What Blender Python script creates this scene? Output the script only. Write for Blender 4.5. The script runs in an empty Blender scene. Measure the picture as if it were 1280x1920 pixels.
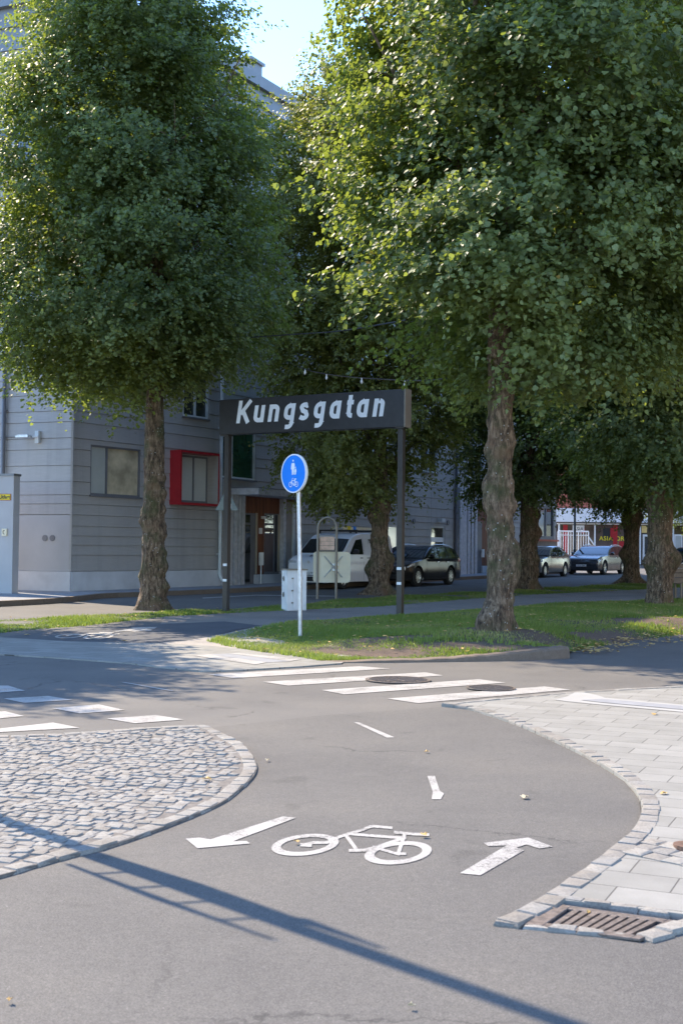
import bpy, bmesh, math, random
import numpy as np
from mathutils import Vector, Matrix
from mathutils.geometry import delaunay_2d_cdt
random.seed(7); rng = np.random.default_rng(7)
R = math.radians
scene = bpy.context.scene
COL = scene.collection

# ------------------------------------------------------------------ camera
FPX, HC, ROLL, PITCH = 2350.0, 1.38, R(0.6), math.atan(70.5/2350.0)
CAMP = Vector((0, 0, HC))
Fv = Vector((0, math.cos(PITCH), math.sin(PITCH)))
U0 = Vector((0, -math.sin(PITCH), math.cos(PITCH)))
Rv = Vector((math.cos(ROLL), 0, 0)) + U0*math.sin(ROLL)
Uv = U0*math.cos(ROLL) - Vector((math.sin(ROLL), 0, 0))
cd = bpy.data.cameras.new('camera'); cam = bpy.data.objects.new('camera', cd); COL.objects.link(cam)
m = Matrix.Identity(4)
for i in range(3):
    m[i][0] = Rv[i]; m[i][1] = Uv[i]; m[i][2] = -Fv[i]; m[i][3] = CAMP[i]
cam.matrix_world = m
cd.sensor_fit = 'HORIZONTAL'; cd.sensor_width = 36; cd.lens = FPX/1280*36
cd.clip_start = 0.1; cd.clip_end = 3000
cd.dof.use_dof = True; cd.dof.focus_distance = 20; cd.dof.aperture_fstop = 11
scene.camera = cam

def ray(px, py): return (Fv*FPX + Rv*(px-640) - Uv*(py-960)).normalized()
def gz(y): return 0.008*min(max(y-30, 0), 60)
def G(px, py, dz=0.0):
    d = ray(px, py); p = None; h = dz
    for _ in range(12):
        t = (h - HC)/d.z; p = CAMP + d*t; h = gz(p.y) + dz
    return Vector((p.x, p.y, h))
def onplane(px, py, P, n):
    d = ray(px, py); t = (Vector(P)-CAMP).dot(n)/d.dot(n); return CAMP + d*t
def atdist(px, py, Y):
    d = ray(px, py); return CAMP + d*(Y/d.y)

# ------------------------------------------------------------------ tagging
def tag(o, label=None, cat=None, group=None, kind=None):
    if label: o['label'] = label
    if cat: o['category'] = cat
    if group: o['group'] = group
    if kind: o['kind'] = kind
    return o
def thing(name, loc, rz, label, cat, group=None):
    o = bpy.data.objects.new(name, None); COL.objects.link(o)
    o.location = loc; o.rotation_euler = (0, 0, rz); o.empty_display_size = .1
    return tag(o, label, cat, group)
def copy_tree(o, parent=None):
    c = o.copy(); COL.objects.link(c); c.parent = parent
    for ch in list(o.children): copy_tree(ch, c)
    return c

# ------------------------------------------------------------------ materials
def newmat(name):
    mt = bpy.data.materials.new(name); mt.use_nodes = True
    nt = mt.node_tree; b = nt.nodes['Principled BSDF']
    return mt, nt, b
def N(nt, t, **kw):
    n = nt.nodes.new(t)
    for k, v in kw.items():
        if k in n.inputs: n.inputs[k].default_value = v
        else: setattr(n, k, v)
    return n
def L(nt, a, b): nt.links.new(a, b)
def ramp(nt, fac, stops):
    r = nt.nodes.new('ShaderNodeValToRGB'); L(nt, fac, r.inputs[0])
    el = r.color_ramp.elements
    while len(el) < len(stops): el.new(.5)
    for e, (p, c) in zip(el, stops):
        e.position = p; e.color = (*c, 1) if len(c) == 3 else c
    return r.outputs[0]
def mixc(nt, fac, a, b, mode='MIX'):
    n = nt.nodes.new('ShaderNodeMix'); n.data_type = 'RGBA'; n.blend_type = mode
    for s, v in ((0, fac), (6, a), (7, b)):
        if hasattr(v, 'is_linked') or hasattr(v, 'links'): L(nt, v, n.inputs[s])
        else: n.inputs[s].default_value = (*v, 1) if isinstance(v, tuple) and len(v) == 3 else v
    return n.outputs[2]
def coords(nt, scale=(1,1,1), kind='Object', rot=(0,0,0)):
    tc = nt.nodes.new('ShaderNodeTexCoord'); mp = nt.nodes.new('ShaderNodeMapping')
    L(nt, tc.outputs[kind], mp.inputs[0]); mp.inputs['Scale'].default_value = scale; mp.inputs['Rotation'].default_value = rot
    return mp.outputs[0]
def noise(nt, vec, scale, detail=4, rough=.55, dist=0):
    n = N(nt, 'ShaderNodeTexNoise', Scale=scale, Detail=detail, Roughness=rough, Distortion=dist)
    L(nt, vec, n.inputs['Vector']); return n.outputs[0]
def bump(nt, b, h, strength=.3, dist=.01):
    bp = N(nt, 'ShaderNodeBump', Strength=strength, Distance=dist); L(nt, h, bp.inputs['Height']); L(nt, bp.outputs[0], b.inputs['Normal'])
KA = 1.35
def kc(c, k=None): return tuple(min(.86, x*(k or KA)) for x in c)
def plain(name, col, rough=.6, metal=0, var=.12, scale=3, bmp=0, coat=0, spec=None):
    col = kc(col)
    mt, nt, b = newmat(name); v = coords(nt)
    n = noise(nt, v, scale, 6)
    c0 = tuple(x*(1-var) for x in col); c1 = tuple(min(1, x*(1+var)) for x in col)
    L(nt, ramp(nt, n, [(.3, c0), (.7, c1)]), b.inputs['Base Color'])
    b.inputs['Roughness'].default_value = rough; b.inputs['Metallic'].default_value = metal
    if coat: b.inputs['Coat Weight'].default_value = coat; b.inputs['Coat Roughness'].default_value = .04
    if spec is not None: b.inputs['Specular IOR Level'].default_value = spec
    if bmp: bump(nt, b, noise(nt, v, scale*12, 5), bmp, .01)
    return mt

def asphalt(name, base, seam=False):
    base = kc(base)
    mt, nt, b = newmat(name); v = coords(nt)
    big = noise(nt, v, .7, 5, .6); fine = noise(nt, v, 170, 3, .7); mid = noise(nt, v, 22, 5, .75)
    c = ramp(nt, fine, [(.34, tuple(x*.62 for x in base)), (.5, base), (.68, tuple(x*1.5 for x in base))])
    c = mixc(nt, .55, c, ramp(nt, mid, [(.3, (.78,.78,.78)), (.7, (1.16,1.16,1.16))]), 'MULTIPLY')
    c = mixc(nt, .9, c, ramp(nt, big, [(.3, (.76,.76,.78)), (.5, (.98,.98,.98)), (.7, (1.16,1.14,1.10))]), 'MULTIPLY')
    vo = N(nt, 'ShaderNodeTexVoronoi', Scale=55.0); L(nt, v, vo.inputs['Vector'])
    fl = ramp(nt, vo.outputs['Distance'], [(.06, (1,1,1)), (.12, (0,0,0))])
    wn = noise(nt, v, 31, 2); fm = mixc(nt, 1.0, fl, ramp(nt, wn, [(.62, (0,0,0)), (.66, (1,1,1))]), 'MULTIPLY')
    c = mixc(nt, fm, c, (.42,.40,.37))
    wr_ = N(nt, 'ShaderNodeTexNoise', Scale=1.1, Detail=6, Roughness=.7); L(nt, v, wr_.inputs['Vector'])
    ma = nt.nodes.new('ShaderNodeMixRGB') if False else nt.nodes.new('ShaderNodeVectorMath'); ma.operation = 'MULTIPLY_ADD'; ma.inputs[1].default_value = (.9,.9,0); L(nt, wr_.outputs['Color'], ma.inputs[0]); L(nt, v, ma.inputs[2])
    ce = nt.nodes.new('ShaderNodeTexVoronoi'); ce.feature = 'DISTANCE_TO_EDGE'; ce.inputs['Scale'].default_value = .42; L(nt, ma.outputs[0], ce.inputs['Vector'])
    cr = ramp(nt, ce.outputs['Distance'], [(.0015, (1,1,1)), (.005, (0,0,0))]); cm = noise(nt, v, .45, 2)
    cr = mixc(nt, 1.0, cr, ramp(nt, cm, [(.5, (0,0,0)), (.56, (.75,.75,.75))]), 'MULTIPLY')
    c = mixc(nt, cr, c, (.035,.032,.03))
    st_ = noise(nt, v, 2.6, 3, .5, .4); c = mixc(nt, .8, c, ramp(nt, st_, [(.27, (.72,.72,.72)), (.36, (1,1,1))]), 'MULTIPLY')
    L(nt, c, b.inputs['Base Color']); b.inputs['Roughness'].default_value = .85
    bump(nt, b, fine, .35, .004); return mt

M = {}
M['asphalt'] = asphalt('asphalt', (.098,.090,.080))
M['asphalt_cycle'] = asphalt('cycle path asphalt', (.086,.079,.070))
M['asphalt_dark'] = asphalt('new asphalt with painted shade', (.062,.062,.066))  # newer surface, with the shade over the path mouth put into its colour
M['asphalt_path'] = asphalt('park path asphalt', (.18,.158,.136))
M['gravel'] = asphalt('gravel', (.24,.215,.19))

def paint_mat():
    mt, nt, b = newmat('road paint'); v = coords(nt)
    a = noise(nt, v, 14, 6, .7); f = noise(nt, v, 160, 3, .7)
    c = ramp(nt, a, [(.30, (.30,.28,.25)), (.5, (.43,.405,.37)), (.7, (.47,.445,.41))])
    c = mixc(nt, .5, c, ramp(nt, f, [(.3, (.72,.71,.7)), (.6, (1,1,1))]), 'MULTIPLY')
    wv = noise(nt, v, 75, 5, .8); w2 = noise(nt, v, 3.5, 4, .6)
    ad = nt.nodes.new('ShaderNodeMath'); ad.operation = 'ADD'; L(nt, wv, ad.inputs[0])
    mu = nt.nodes.new('ShaderNodeMath'); mu.operation = 'MULTIPLY'; mu.inputs[1].default_value = .55; L(nt, w2, mu.inputs[0]); L(nt, mu.outputs[0], ad.inputs[1])
    c = mixc(nt, ramp(nt, ad.outputs[0], [(.80, (0,0,0)), (.92, (.9,.9,.9))]), c, (.11,.10,.09))
    L(nt, c, b.inputs['Base Color']); b.inputs['Roughness'].default_value = .7; bump(nt, b, f, .25, .003); return mt
M['paint'] = paint_mat()

def slab_mat(name, rot, bw, rh, off=.5):
    mt, nt, b = newmat(name); v = coords(nt, rot=(0,0,rot))
    br = N(nt, 'ShaderNodeTexBrick', **{'Scale': 1.0, 'Mortar Size': .0032, 'Mortar Smooth': .1, 'Brick Width': bw, 'Row Height': rh, 'Bias': 0.0})
    br.offset = off
    br.inputs['Color1'].default_value = (.245,.235,.21,1); br.inputs['Color2'].default_value = (.30,.288,.26,1); br.inputs['Mortar'].default_value = (.09,.08,.07,1)
    L(nt, v, br.inputs['Vector'])
    n = noise(nt, v, 3.2, 6, .65); f = noise(nt, v, 120, 3)
    c = mixc(nt, .85, br.outputs['Color'], ramp(nt, n, [(.3, (.82,.81,.78)), (.65, (1.06,1.05,1.03))]), 'MULTIPLY')
    c = mixc(nt, .5, c, ramp(nt, f, [(.3, (.86,.86,.86)), (.7, (1.06,1.06,1.06))]), 'MULTIPLY')
    L(nt, c, b.inputs['Base Color']); b.inputs['Roughness'].default_value = .8
    inv = nt.nodes.new('ShaderNodeMath'); inv.operation = 'SUBTRACT'; inv.inputs[0].default_value = 1; L(nt, br.outputs['Fac'], inv.inputs[1])
    bump(nt, b, inv.outputs[0], .6, .006); return mt
M['slabs'] = slab_mat('concrete slabs', R(-61.5), .36, .40) if False else slab_mat('concrete slabs', R(24), .42, .245)
M['slabs_far'] = slab_mat('pale paving', R(24), .42, .245)

def stone_mat(name, cols):
    mt, nt, b = newmat(name); v = coords(nt)
    at = nt.nodes.new('ShaderNodeAttribute'); at.attribute_name = 'rnd'
    c = ramp(nt, at.outputs['Fac'], [(i/(len(cols)-1), c) for i, c in enumerate([kc(q, 1.28) for q in cols])])
    f = noise(nt, v, 90, 4, .7); g = noise(nt, v, 18, 4)
    c = mixc(nt, .8, c, ramp(nt, f, [(.3, (.62,.6,.58)), (.65, (1.15,1.14,1.12))]), 'MULTIPLY')
    c = mixc(nt, .6, c, ramp(nt, g, [(.3, (.8,.78,.75)), (.7, (1.1,1.1,1.1))]), 'MULTIPLY')
    L(nt, c, b.inputs['Base Color']); b.inputs['Roughness'].default_value = .85; bump(nt, b, f, .5, .006); return mt
M['setts'] = stone_mat('granite setts', [(.18,.163,.14), (.222,.203,.178), (.205,.196,.180), (.255,.238,.21), (.21,.19,.165)])
M['kerbstone'] = stone_mat('kerb granite', [(.13,.095,.07), (.185,.145,.11)])

def leaf_mat(name, dark, light, trans):
    mt, nt, b = newmat(name)
    dark = kc(dark); light = kc(light)
    at = nt.nodes.new('ShaderNodeAttribute'); at.attribute_name = 'rnd'
    c = ramp(nt, at.outputs['Fac'], [(0, dark), (.55, tuple((a+b_)/2 for a, b_ in zip(dark, light))), (.955, light), (.985, (.20,.17,.03)), (1, (.28,.14,.03))])
    L(nt, c, b.inputs['Base Color']); b.inputs['Roughness'].default_value = .48; b.inputs['Specular IOR Level'].default_value = .36
    tr = nt.nodes.new('ShaderNodeBsdfTranslucent')
    tc = mixc(nt, .85, c, trans); L(nt, tc, tr.inputs[0])
    mx = nt.nodes.new('ShaderNodeMixShader'); mx.inputs[0].default_value = .38
    L(nt, b.outputs[0], mx.inputs[1]); L(nt, tr.outputs[0], mx.inputs[2])
    L(nt, mx.outputs[0], nt.nodes['Material Output'].inputs[0]); return mt
M['leaf'] = leaf_mat('lime leaves', (.034,.052,.025), (.155,.195,.085), (.42,.50,.05))
M['leaf_backlit_tint'] = leaf_mat('lime leaves tinted as if backlit', (.055,.066,.022), (.215,.225,.075), (.46,.50,.05))  # backlit yellow-green painted into the leaf colour of the shaded middle tree
M['grass_blade'] = leaf_mat('grass blades', (.085,.13,.028), (.20,.24,.055), (.36,.46,.06))
r_g = [n for n in M['grass_blade'].node_tree.nodes if n.type == 'VALTORGB'][0].color_ramp.elements
r_g[2].position = .6; r_g[3].position = .8; r_g[3].color = (.30,.27,.10,1); r_g[4].color = (.42,.34,.18,1)

def bark_mat():
    mt, nt, b = newmat('lime bark'); v = coords(nt); v2 = coords(nt, (1,1,.35))
    a = noise(nt, v2, 18, 8, .72, .25); g = noise(nt, v, 2.2, 5, .65)
    c = ramp(nt, a, [(.36, (.028,.017,.009)), (.5, (.155,.10,.06)), (.64, (.34,.24,.155))])
    c = mixc(nt, ramp(nt, g, [(.48, (0,0,0)), (.62, (.8,.8,.8))]), c, mixc(nt, a, (.035,.042,.012), (.10,.10,.035)))
    r = noise(nt, v, 1.3, 3); c = mixc(nt, ramp(nt, r, [(.56, (0,0,0)), (.66, (.6,.6,.6))]), c, (.24,.13,.075))
    vo = N(nt, 'ShaderNodeTexVoronoi', Scale=13.0, Randomness=1.0); L(nt, v, vo.inputs['Vector'])
    d = nt.nodes.new('ShaderNodeMath'); d.operation = 'ADD'; L(nt, vo.outputs['Distance'], d.inputs[0])
    nn = noise(nt, v, 60, 3); mm = nt.nodes.new('ShaderNodeMath'); mm.operation = 'MULTIPLY'; mm.inputs[1].default_value = .25; L(nt, nn, mm.inputs[0]); L(nt, mm.outputs[0], d.inputs[1])
    w = ramp(nt, d.outputs[0], [(.235, (.85,.85,.85)), (.28, (0,0,0))])
    s = noise(nt, v, 4, 2); w = mixc(nt, 1.0, w, ramp(nt, s, [(.44, (0,0,0)), (.50, (1,1,1))]), 'MULTIPLY')
    c = mixc(nt, w, c, (.46,.45,.42))
    L(nt, c, b.inputs['Base Color']); b.inputs['Roughness'].default_value = .9; bump(nt, b, a, 1.0, .05); return mt
M['bark'] = bark_mat()

def soil_mat():
    mt, nt, b = newmat('grass and soil'); v = coords(nt)
    a = noise(nt, v, .9, 6, .7, .4); f = noise(nt, v, 60, 5, .75)
    soil = ramp(nt, f, [(.3, (.06,.038,.025)), (.5, (.15,.10,.07)), (.7, (.30,.225,.17))])
    gr = ramp(nt, f, [(.3, (.04,.06,.018)), (.7, (.10,.13,.035))])
    at = nt.nodes.new('ShaderNodeAttribute'); at.attribute_name = 'soil'
    L(nt, mixc(nt, at.outputs['Fac'], gr, soil), b.inputs['Base Color'])
    b.inputs['Roughness'].default_value = .95; bump(nt, b, f, .8, .03); return mt
M['soil'] = soil_mat()

def clad_mat():
    mt, nt, b = newmat('blue grey cladding'); v = coords(nt, (1,1,1)); v2 = coords(nt, (.6,.6,14))
    g = noise(nt, v2, 5, 5, .6); big = noise(nt, v, .5, 5)
    c = ramp(nt, g, [(.3, (.375,.355,.34)), (.7, (.445,.425,.41))])
    c = mixc(nt, .8, c, ramp(nt, big, [(.3, (.88,.88,.88)), (.7, (1.08,1.07,1.05))]), 'MULTIPLY')
    v3 = coords(nt, (1,1,.06)); sk = noise(nt, v3, 2.2, 6, .7); c = mixc(nt, .7, c, ramp(nt, sk, [(.32, (.80,.80,.80)), (.5, (1,1,1)), (.7, (1.05,1.04,1.03))]), 'MULTIPLY')
    L(nt, c, b.inputs['Base Color']); b.inputs['Roughness'].default_value = .55; bump(nt, b, g, .15, .004); return mt
M['clad'] = clad_mat()
M['plinth'] = plain('painted concrete', (.42,.42,.43), .8, var=.12, scale=1.6, bmp=.15)
M['grey_wood'] = plain('weathered grey timber', (.40,.39,.40), .8, var=.2, scale=7, bmp=.2)
M['frame_grey'] = plain('window frame grey', (.12,.12,.13), .45)
M['frame_light'] = plain('pale frame', (.48,.50,.50), .5)
M['red'] = plain('red painted metal', (.32,.012,.018), .4)
M['white'] = plain('white painted metal', (.72,.73,.74), .4, var=.05)
M['offwhite'] = plain('dirty white', (.58,.57,.55), .6, var=.12)
M['galv'] = plain('galvanised steel', (.42,.42,.42), .4, .7, .18, 12)
M['dark_steel'] = plain('dark hoop steel', (.20,.175,.14), .5, .4)
M['black_paint'] = plain('matt black paint', (.024,.023,.025), .42, 0, .2, 6)
M['brown_paint'] = plain('black brown paint', (.032,.027,.025), .35, 0, .2, 6)
M['letter'] = plain('pale grey letters', (.82,.81,.82), .6, var=.06)
M['blue'] = plain('road sign blue', (.0,.17,.62), .35, var=.06)
M['signwhite'] = plain('sign white', (.8,.82,.84), .4, var=.03)
M['cream'] = plain('cream sign back', (.62,.55,.40), .5, var=.07)
M['olive'] = plain('grey green sign back', (.16,.19,.18), .5)
M['plank'] = plain('pinkish planks', (.55,.37,.27), .75, var=.2, scale=9)
M['roofmetal'] = plain('roof sheet metal', (.15,.155,.165), .4, .3, .08)
M['darkvoid'] = plain('dark interior', (.02,.02,.022), .8)
M['yellow'] = plain('yellow sign', (.75,.50,.02), .5)
M['brick'] = plain('red brick wall', (.42,.13,.085), .85, var=.15, scale=5)
M['band'] = plain('white fascia', (.80,.80,.80), .5, var=.04)
M['beige'] = plain('beige render', (.34,.285,.21), .85, var=.1)
M['iron'] = plain('cast iron', (.15,.12,.10), .55, .5, .35, 40, .3)
M['deadleaf'] = plain('yellow fallen leaf', (.44,.28,.09), .7, var=.4, scale=30)
M['palegold'] = plain('pale fallen leaf', (.46,.38,.24), .7, var=.25, scale=30)
M['rubber'] = plain('tyre rubber', (.022,.022,.022), .8)
M['alloy'] = plain('alloy', (.55,.53,.50), .3, .85)
M['redglass'] = plain('tail lamp red', (.40,.02,.02), .2, coat=1)
M['lamp'] = plain('headlamp', (.50,.54,.58), .12, .3, coat=1)
M['plate'] = plain('number plate', (.72,.72,.70), .5)
M['tactile'] = plain('white tactile slab', (.27,.26,.24), .75, var=.08)
M['darkslab'] = plain('dark slab', (.20,.20,.205), .8, var=.12, scale=8)
def glass(name, col, rough=.03, var=.3):
    mt, nt, b = newmat(name); v = coords(nt)
    L(nt, ramp(nt, noise(nt, v, 1.5, 3), [(.3, tuple(x*(1-var) for x in col)), (.7, tuple(x*(1+var) for x in col))]), b.inputs['Base Color'])
    b.inputs['Roughness'].default_value = rough; b.inputs['IOR'].default_value = 1.9; b.inputs['Coat Weight'].default_value = .3; b.inputs['Coat Roughness'].default_value = .01
    return mt
M['glass'] = glass('window glass', (.05,.055,.055)); M['carglass'] = glass('car glass', (.02,.025,.025))
M['greenglass'] = glass('green tinted glass', (.03,.09,.05)); M['blind'] = glass('blind behind glass', (.50,.51,.48), .06, .06)
M['shopglass'] = glass('shop glass', (.13,.09,.075)); M['whiteblind'] = glass('frosted pane', (.62,.63,.60), .1, .06)
def carpaint(name, col, metal=.3): 
    mt = plain(name, col, .16, metal, .03, 2, coat=0, spec=.32); return mt
def woodstrip():
    mt, nt, b = newmat('red brown timber strips'); v = coords(nt, (1,1,.08))
    w = noise(nt, v, 9, 4, .6)
    L(nt, ramp(nt, w, [(.3, (.10,.032,.014)), (.7, (.30,.105,.04))]), b.inputs['Base Color']); b.inputs['Roughness'].default_value = .6; return mt
M['wood'] = woodstrip()

# ------------------------------------------------------------------ mesh building
class MB:
    def __init__(s): s.v = []; s.f = []; s.r = []; s.rv = 0.5
    def add(s, vs, fs):
        o = len(s.v); s.v += [tuple(v) for v in vs]; s.f += [tuple(i+o for i in f) for f in fs]; s.r += [s.rv]*len(vs); return s
    def box(s, c, d, ux=Vector((1,0,0)), uy=Vector((0,1,0)), uz=Vector((0,0,1))):
        c = Vector(c); vs = []
        for sx in (-.5,.5):
            for sy in (-.5,.5):
                for sz in (-.5,.5): vs.append(c+ux*d[0]*sx+uy*d[1]*sy+uz*d[2]*sz)
        return s.add(vs, [(0,1,3,2),(4,6,7,5),(0,4,5,1),(2,3,7,6),(0,2,6,4),(1,5,7,3)])
    def tube(s, pts, rad, n=10, caps=True):
        pts = [Vector(p) for p in pts]; rr = rad if isinstance(rad, (list, tuple)) else [rad]*len(pts)
        rings = []; prev = None
        for i, p in enumerate(pts):
            t = (pts[min(i+1, len(pts)-1)]-pts[max(i-1, 0)]).normalized()
            if prev is None:
                a = t.orthogonal().normalized()
            else: a = (prev - t*prev.dot(t)).normalized()
            prev = a; b = t.cross(a)
            rings.append([p+(a*math.cos(2*math.pi*k/n)+b*math.sin(2*math.pi*k/n))*rr[i] for k in range(n)])
        vs = [v for r_ in rings for v in r_]; fs = []
        for i in range(len(pts)-1):
            for k in range(n): fs.append((i*n+k, i*n+(k+1)%n, (i+1)*n+(k+1)%n, (i+1)*n+k))
        if caps: fs.append(tuple(range(n))[::-1]); fs.append(tuple((len(pts)-1)*n+k for k in range(n)))
        return s.add(vs, fs)
    def prism(s, poly, n, th):   # planar polygon extruded along n*th
        k = len(poly); vs = [Vector(p) for p in poly]+[Vector(p)+n*th for p in poly]
        fs = [tuple(range(k)), tuple(range(2*k-1, k-1, -1))]+[(i, i+k, (i+1)%k+k, (i+1)%k) for i in range(k)]
        return s.add(vs, fs)
    def build(s, name, mat, parent=None, smooth=None, bevel=0):
        me = bpy.data.meshes.new(name); me.from_pydata(s.v, [], s.f); 
        bm = bmesh.new(); bm.from_mesh(me); bmesh.ops.recalc_face_normals(bm, faces=bm.faces)
        if bevel: bmesh.ops.bevel(bm, geom=list(bm.edges), offset=bevel, segments=1, affect='EDGES', clamp_overlap=True)
        bm.to_mesh(me); bm.free()
        if not bevel:
            at = me.attributes.new('rnd', 'FLOAT', 'POINT'); at.data.foreach_set('value', s.r)
        me.materials.append(mat)
        if smooth:
            me.shade_smooth()
            me.set_sharp_from_angle(angle=R(smooth))
        o = bpy.data.objects.new(name, me); COL.objects.link(o); o.parent = parent
        return o

def fold(o_bm):
    for yy in (30, 90):
        bmesh.ops.bisect_plane(o_bm, geom=list(o_bm.verts)+list(o_bm.edges)+list(o_bm.faces), plane_co=(0,yy,0), plane_no=(0,1,0), dist=1e-4)
def sheet(name, pts, mat, dz=.004, parent=None, link=True):
    """flat polygon laid on the (slightly folded) ground"""
    p2 = [Vector((p[0], p[1])) for p in pts]; n = len(p2)
    V, E, F_, *_ = delaunay_2d_cdt(p2, [(i, (i+1)%n) for i in range(n)], [tuple(range(n))], 1, 1e-5)
    bm = bmesh.new(); vs = [bm.verts.new((v[0], v[1], 0)) for v in V]
    for f in F_:
        try: bm.faces.new([vs[i] for i in f])
        except ValueError: pass
    fold(bm)
    for v in bm.verts: v.co.z = gz(v.co.y)+dz
    for f in bm.faces:
        f.normal_update()
        if f.normal.z < 0: f.normal_flip()
    me = bpy.data.meshes.new(name); bm.to_mesh(me); bm.free(); me.materials.append(mat)
    o = bpy.data.objects.new(name, me); COL.objects.link(o); o.parent = parent
    return o
def merged(P_, F0, eps):
    """union of overlapping flat polygons as one triangulated sheet, holes kept open"""
    E0 = [(f[i], f[(i+1)%len(f)]) for f in F0 for i in range(len(f))]
    V, E, F_, *_ = delaunay_2d_cdt(P_, E0, F0, 0, eps); out = []
    def hit(x, y, f):
        c = False; j = f[-1]
        for i in f:
            a, b = P_[i], P_[j]
            if (a.y > y) != (b.y > y) and x < (b.x-a.x)*(y-a.y)/(b.y-a.y)+a.x: c = not c
            j = i
        return c
    for t in F_:
        x = sum(V[i][0] for i in t)/len(t); y = sum(V[i][1] for i in t)/len(t)
        if any(hit(x, y, f) for f in F0): out.append(tuple(t))
    return V, out
def gp(*pp, dz=0): return [G(a, b, dz) for a, b in pp]
def smoothline(pts, n=6, closed=False):
    out = []; k = len(pts)
    rngi = range(k if closed else k-1)
    for i in rngi:
        p0 = pts[(i-1)%k] if closed or i > 0 else pts[i]; p1 = pts[i]; p2 = pts[(i+1)%k]; p3 = pts[(i+2)%k] if closed or i+2 < k else p2
        for j in range(n):
            t = j/n
            out.append(tuple(.5*((2*b)+(-a+c)*t+(2*a-5*b+4*c-d)*t*t+(-a+3*b-3*c+d)*t**3) for a, b, c, d in zip(p0, p1, p2, p3)))
    if not closed: out.append(tuple(pts[-1]))
    return out
def resample(pts, step):
    pts = [Vector(p) for p in pts]; out = [pts[0]]; acc = 0
    for a, b in zip(pts, pts[1:]):
        l = (b-a).length
        if l < 1e-9: continue
        while acc + l >= step:
            t = (step-acc)/l; a = a.lerp(b, t); out.append(a.copy()); l = (b-a).length; acc = 0
            if l < 1e-9: break
        acc += l
    return out

# ------------------------------------------------------------------ world and sun
SUN_AZ, SUN_EL = R(-42.4), R(44)
w = bpy.data.worlds.new('World'); scene.world = w; w.use_nodes = True
wn = w.node_tree; bg = wn.nodes['Background']; sky = wn.nodes.new('ShaderNodeTexSky')
sky.sky_type = 'NISHITA'; sky.sun_disc = False; sky.sun_elevation = SUN_EL; sky.sun_rotation = SUN_AZ % (2*math.pi)
sky.air_density = 1.0; sky.dust_density = .1; sky.ozone_density = 3.2; sky.altitude = 900
tint = wn.nodes.new('ShaderNodeMix'); tint.data_type = 'RGBA'; tint.blend_type = 'MULTIPLY'; tint.inputs[0].default_value = 1; tint.inputs[7].default_value = (.87, .93, 1, 1)
wn.links.new(sky.outputs[0], tint.inputs[6]); wn.links.new(tint.outputs[2], bg.inputs[0]); bg.inputs[1].default_value = .15
sd = bpy.data.lights.new('sun', 'SUN'); sd.energy = 2.6; sd.angle = R(.45); sd.color = (1, .855, .66)
so = bpy.data.objects.new('sun', sd); COL.objects.link(so)
SUN = Vector((math.sin(SUN_AZ)*math.cos(SUN_EL), math.cos(SUN_AZ)*math.cos(SUN_EL), math.sin(SUN_EL)))
so.rotation_euler = SUN.to_track_quat('Z', 'Y').to_euler(); so.location = (-20, 20, 40)
scene.view_settings.view_transform = 'Standard'; scene.view_settings.look = 'None'
scene.view_settings.exposure = 1.92; scene.view_settings.gamma = 1
# ------------------------------------------------------------------ ground sheets
def grid_ground():
    xs = [-400,-60,60,400]; ys = [-60,0,30,90,600]
    mb = MB(); vs = [(x, y, gz(y)) for y in ys for x in xs]; nx = len(xs)
    fs = [(j*nx+i, j*nx+i+1, (j+1)*nx+i+1, (j+1)*nx+i) for j in range(len(ys)-1) for i in range(nx-1)]
    mb.add(vs, fs); return mb.build('ground', M['asphalt'])
tag(grid_ground(), 'grey asphalt roadway of the crossing', kind='structure')

outer = [(828,1326),(876,1332),(919,1345),(972,1363),(1025,1387),(1070,1408),(1115,1432),(1170,1467),(1197,1500),(1202,1532),(1182,1570),(1140,1605),(1080,1650),(1000,1702),(925,1739)]
island = [(-260,1392),(-120,1389),(0,1385),(90,1382),(200,1375),(350,1366),(385,1366),(425,1383),(460,1405),(480,1435),(477,1458),(450,1485),(420,1508),(370,1532),(300,1560),(215,1590),(120,1615),(50,1635),(0,1650),(-120,1678),(-300,1715)]
# cycle path on the near side
s = gp((-700,1420),(-260,1392.5),(150,1378),(385,1366.5),(600,1343),(828,1326.5))
s += gp(*outer[1:]) + gp((1225,1771),(1320,1740),(1900,1900)) + [Vector((4,1.2,0)), Vector((-4,1.2,0))]
tag(sheet('cycle_path', s, M['asphalt_cycle'], .004), kind='structure')
# newer asphalt, coloured darker for shade, of the path mouth at the left and the path through the grass
tag(sheet('path', gp((-300,1204),(0,1196),(60,1188),(160,1181),(300,1171),(420,1166),(490,1174),(440,1182),(390,1197),(340,1205),(300,1208),(130,1205),(0,1200)), M['asphalt_dark'], .008), kind='structure')
tag(sheet('park_path', gp((300,1171.5),(310,1156),(415,1148),(580,1141),(720,1135),(860,1123),(1000,1113),(1210,1103),(1400,1094),(1700,1082),(1760,1090),(1500,1110),(1280,1122),(1100,1132),(880,1147),(640,1163),(480,1179),(420,1166.5)), M['asphalt_path'], .005), kind='structure')
# gravel margin round the tip of the grass
tag(sheet('gravel_margin', gp((300,1207),(345,1204),(395,1195),(480,1177),(560,1171),(700,1200),(640,1246),(600,1243),(560,1238),(480,1230),(400,1219)), M['gravel'], .013), kind='structure')
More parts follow.
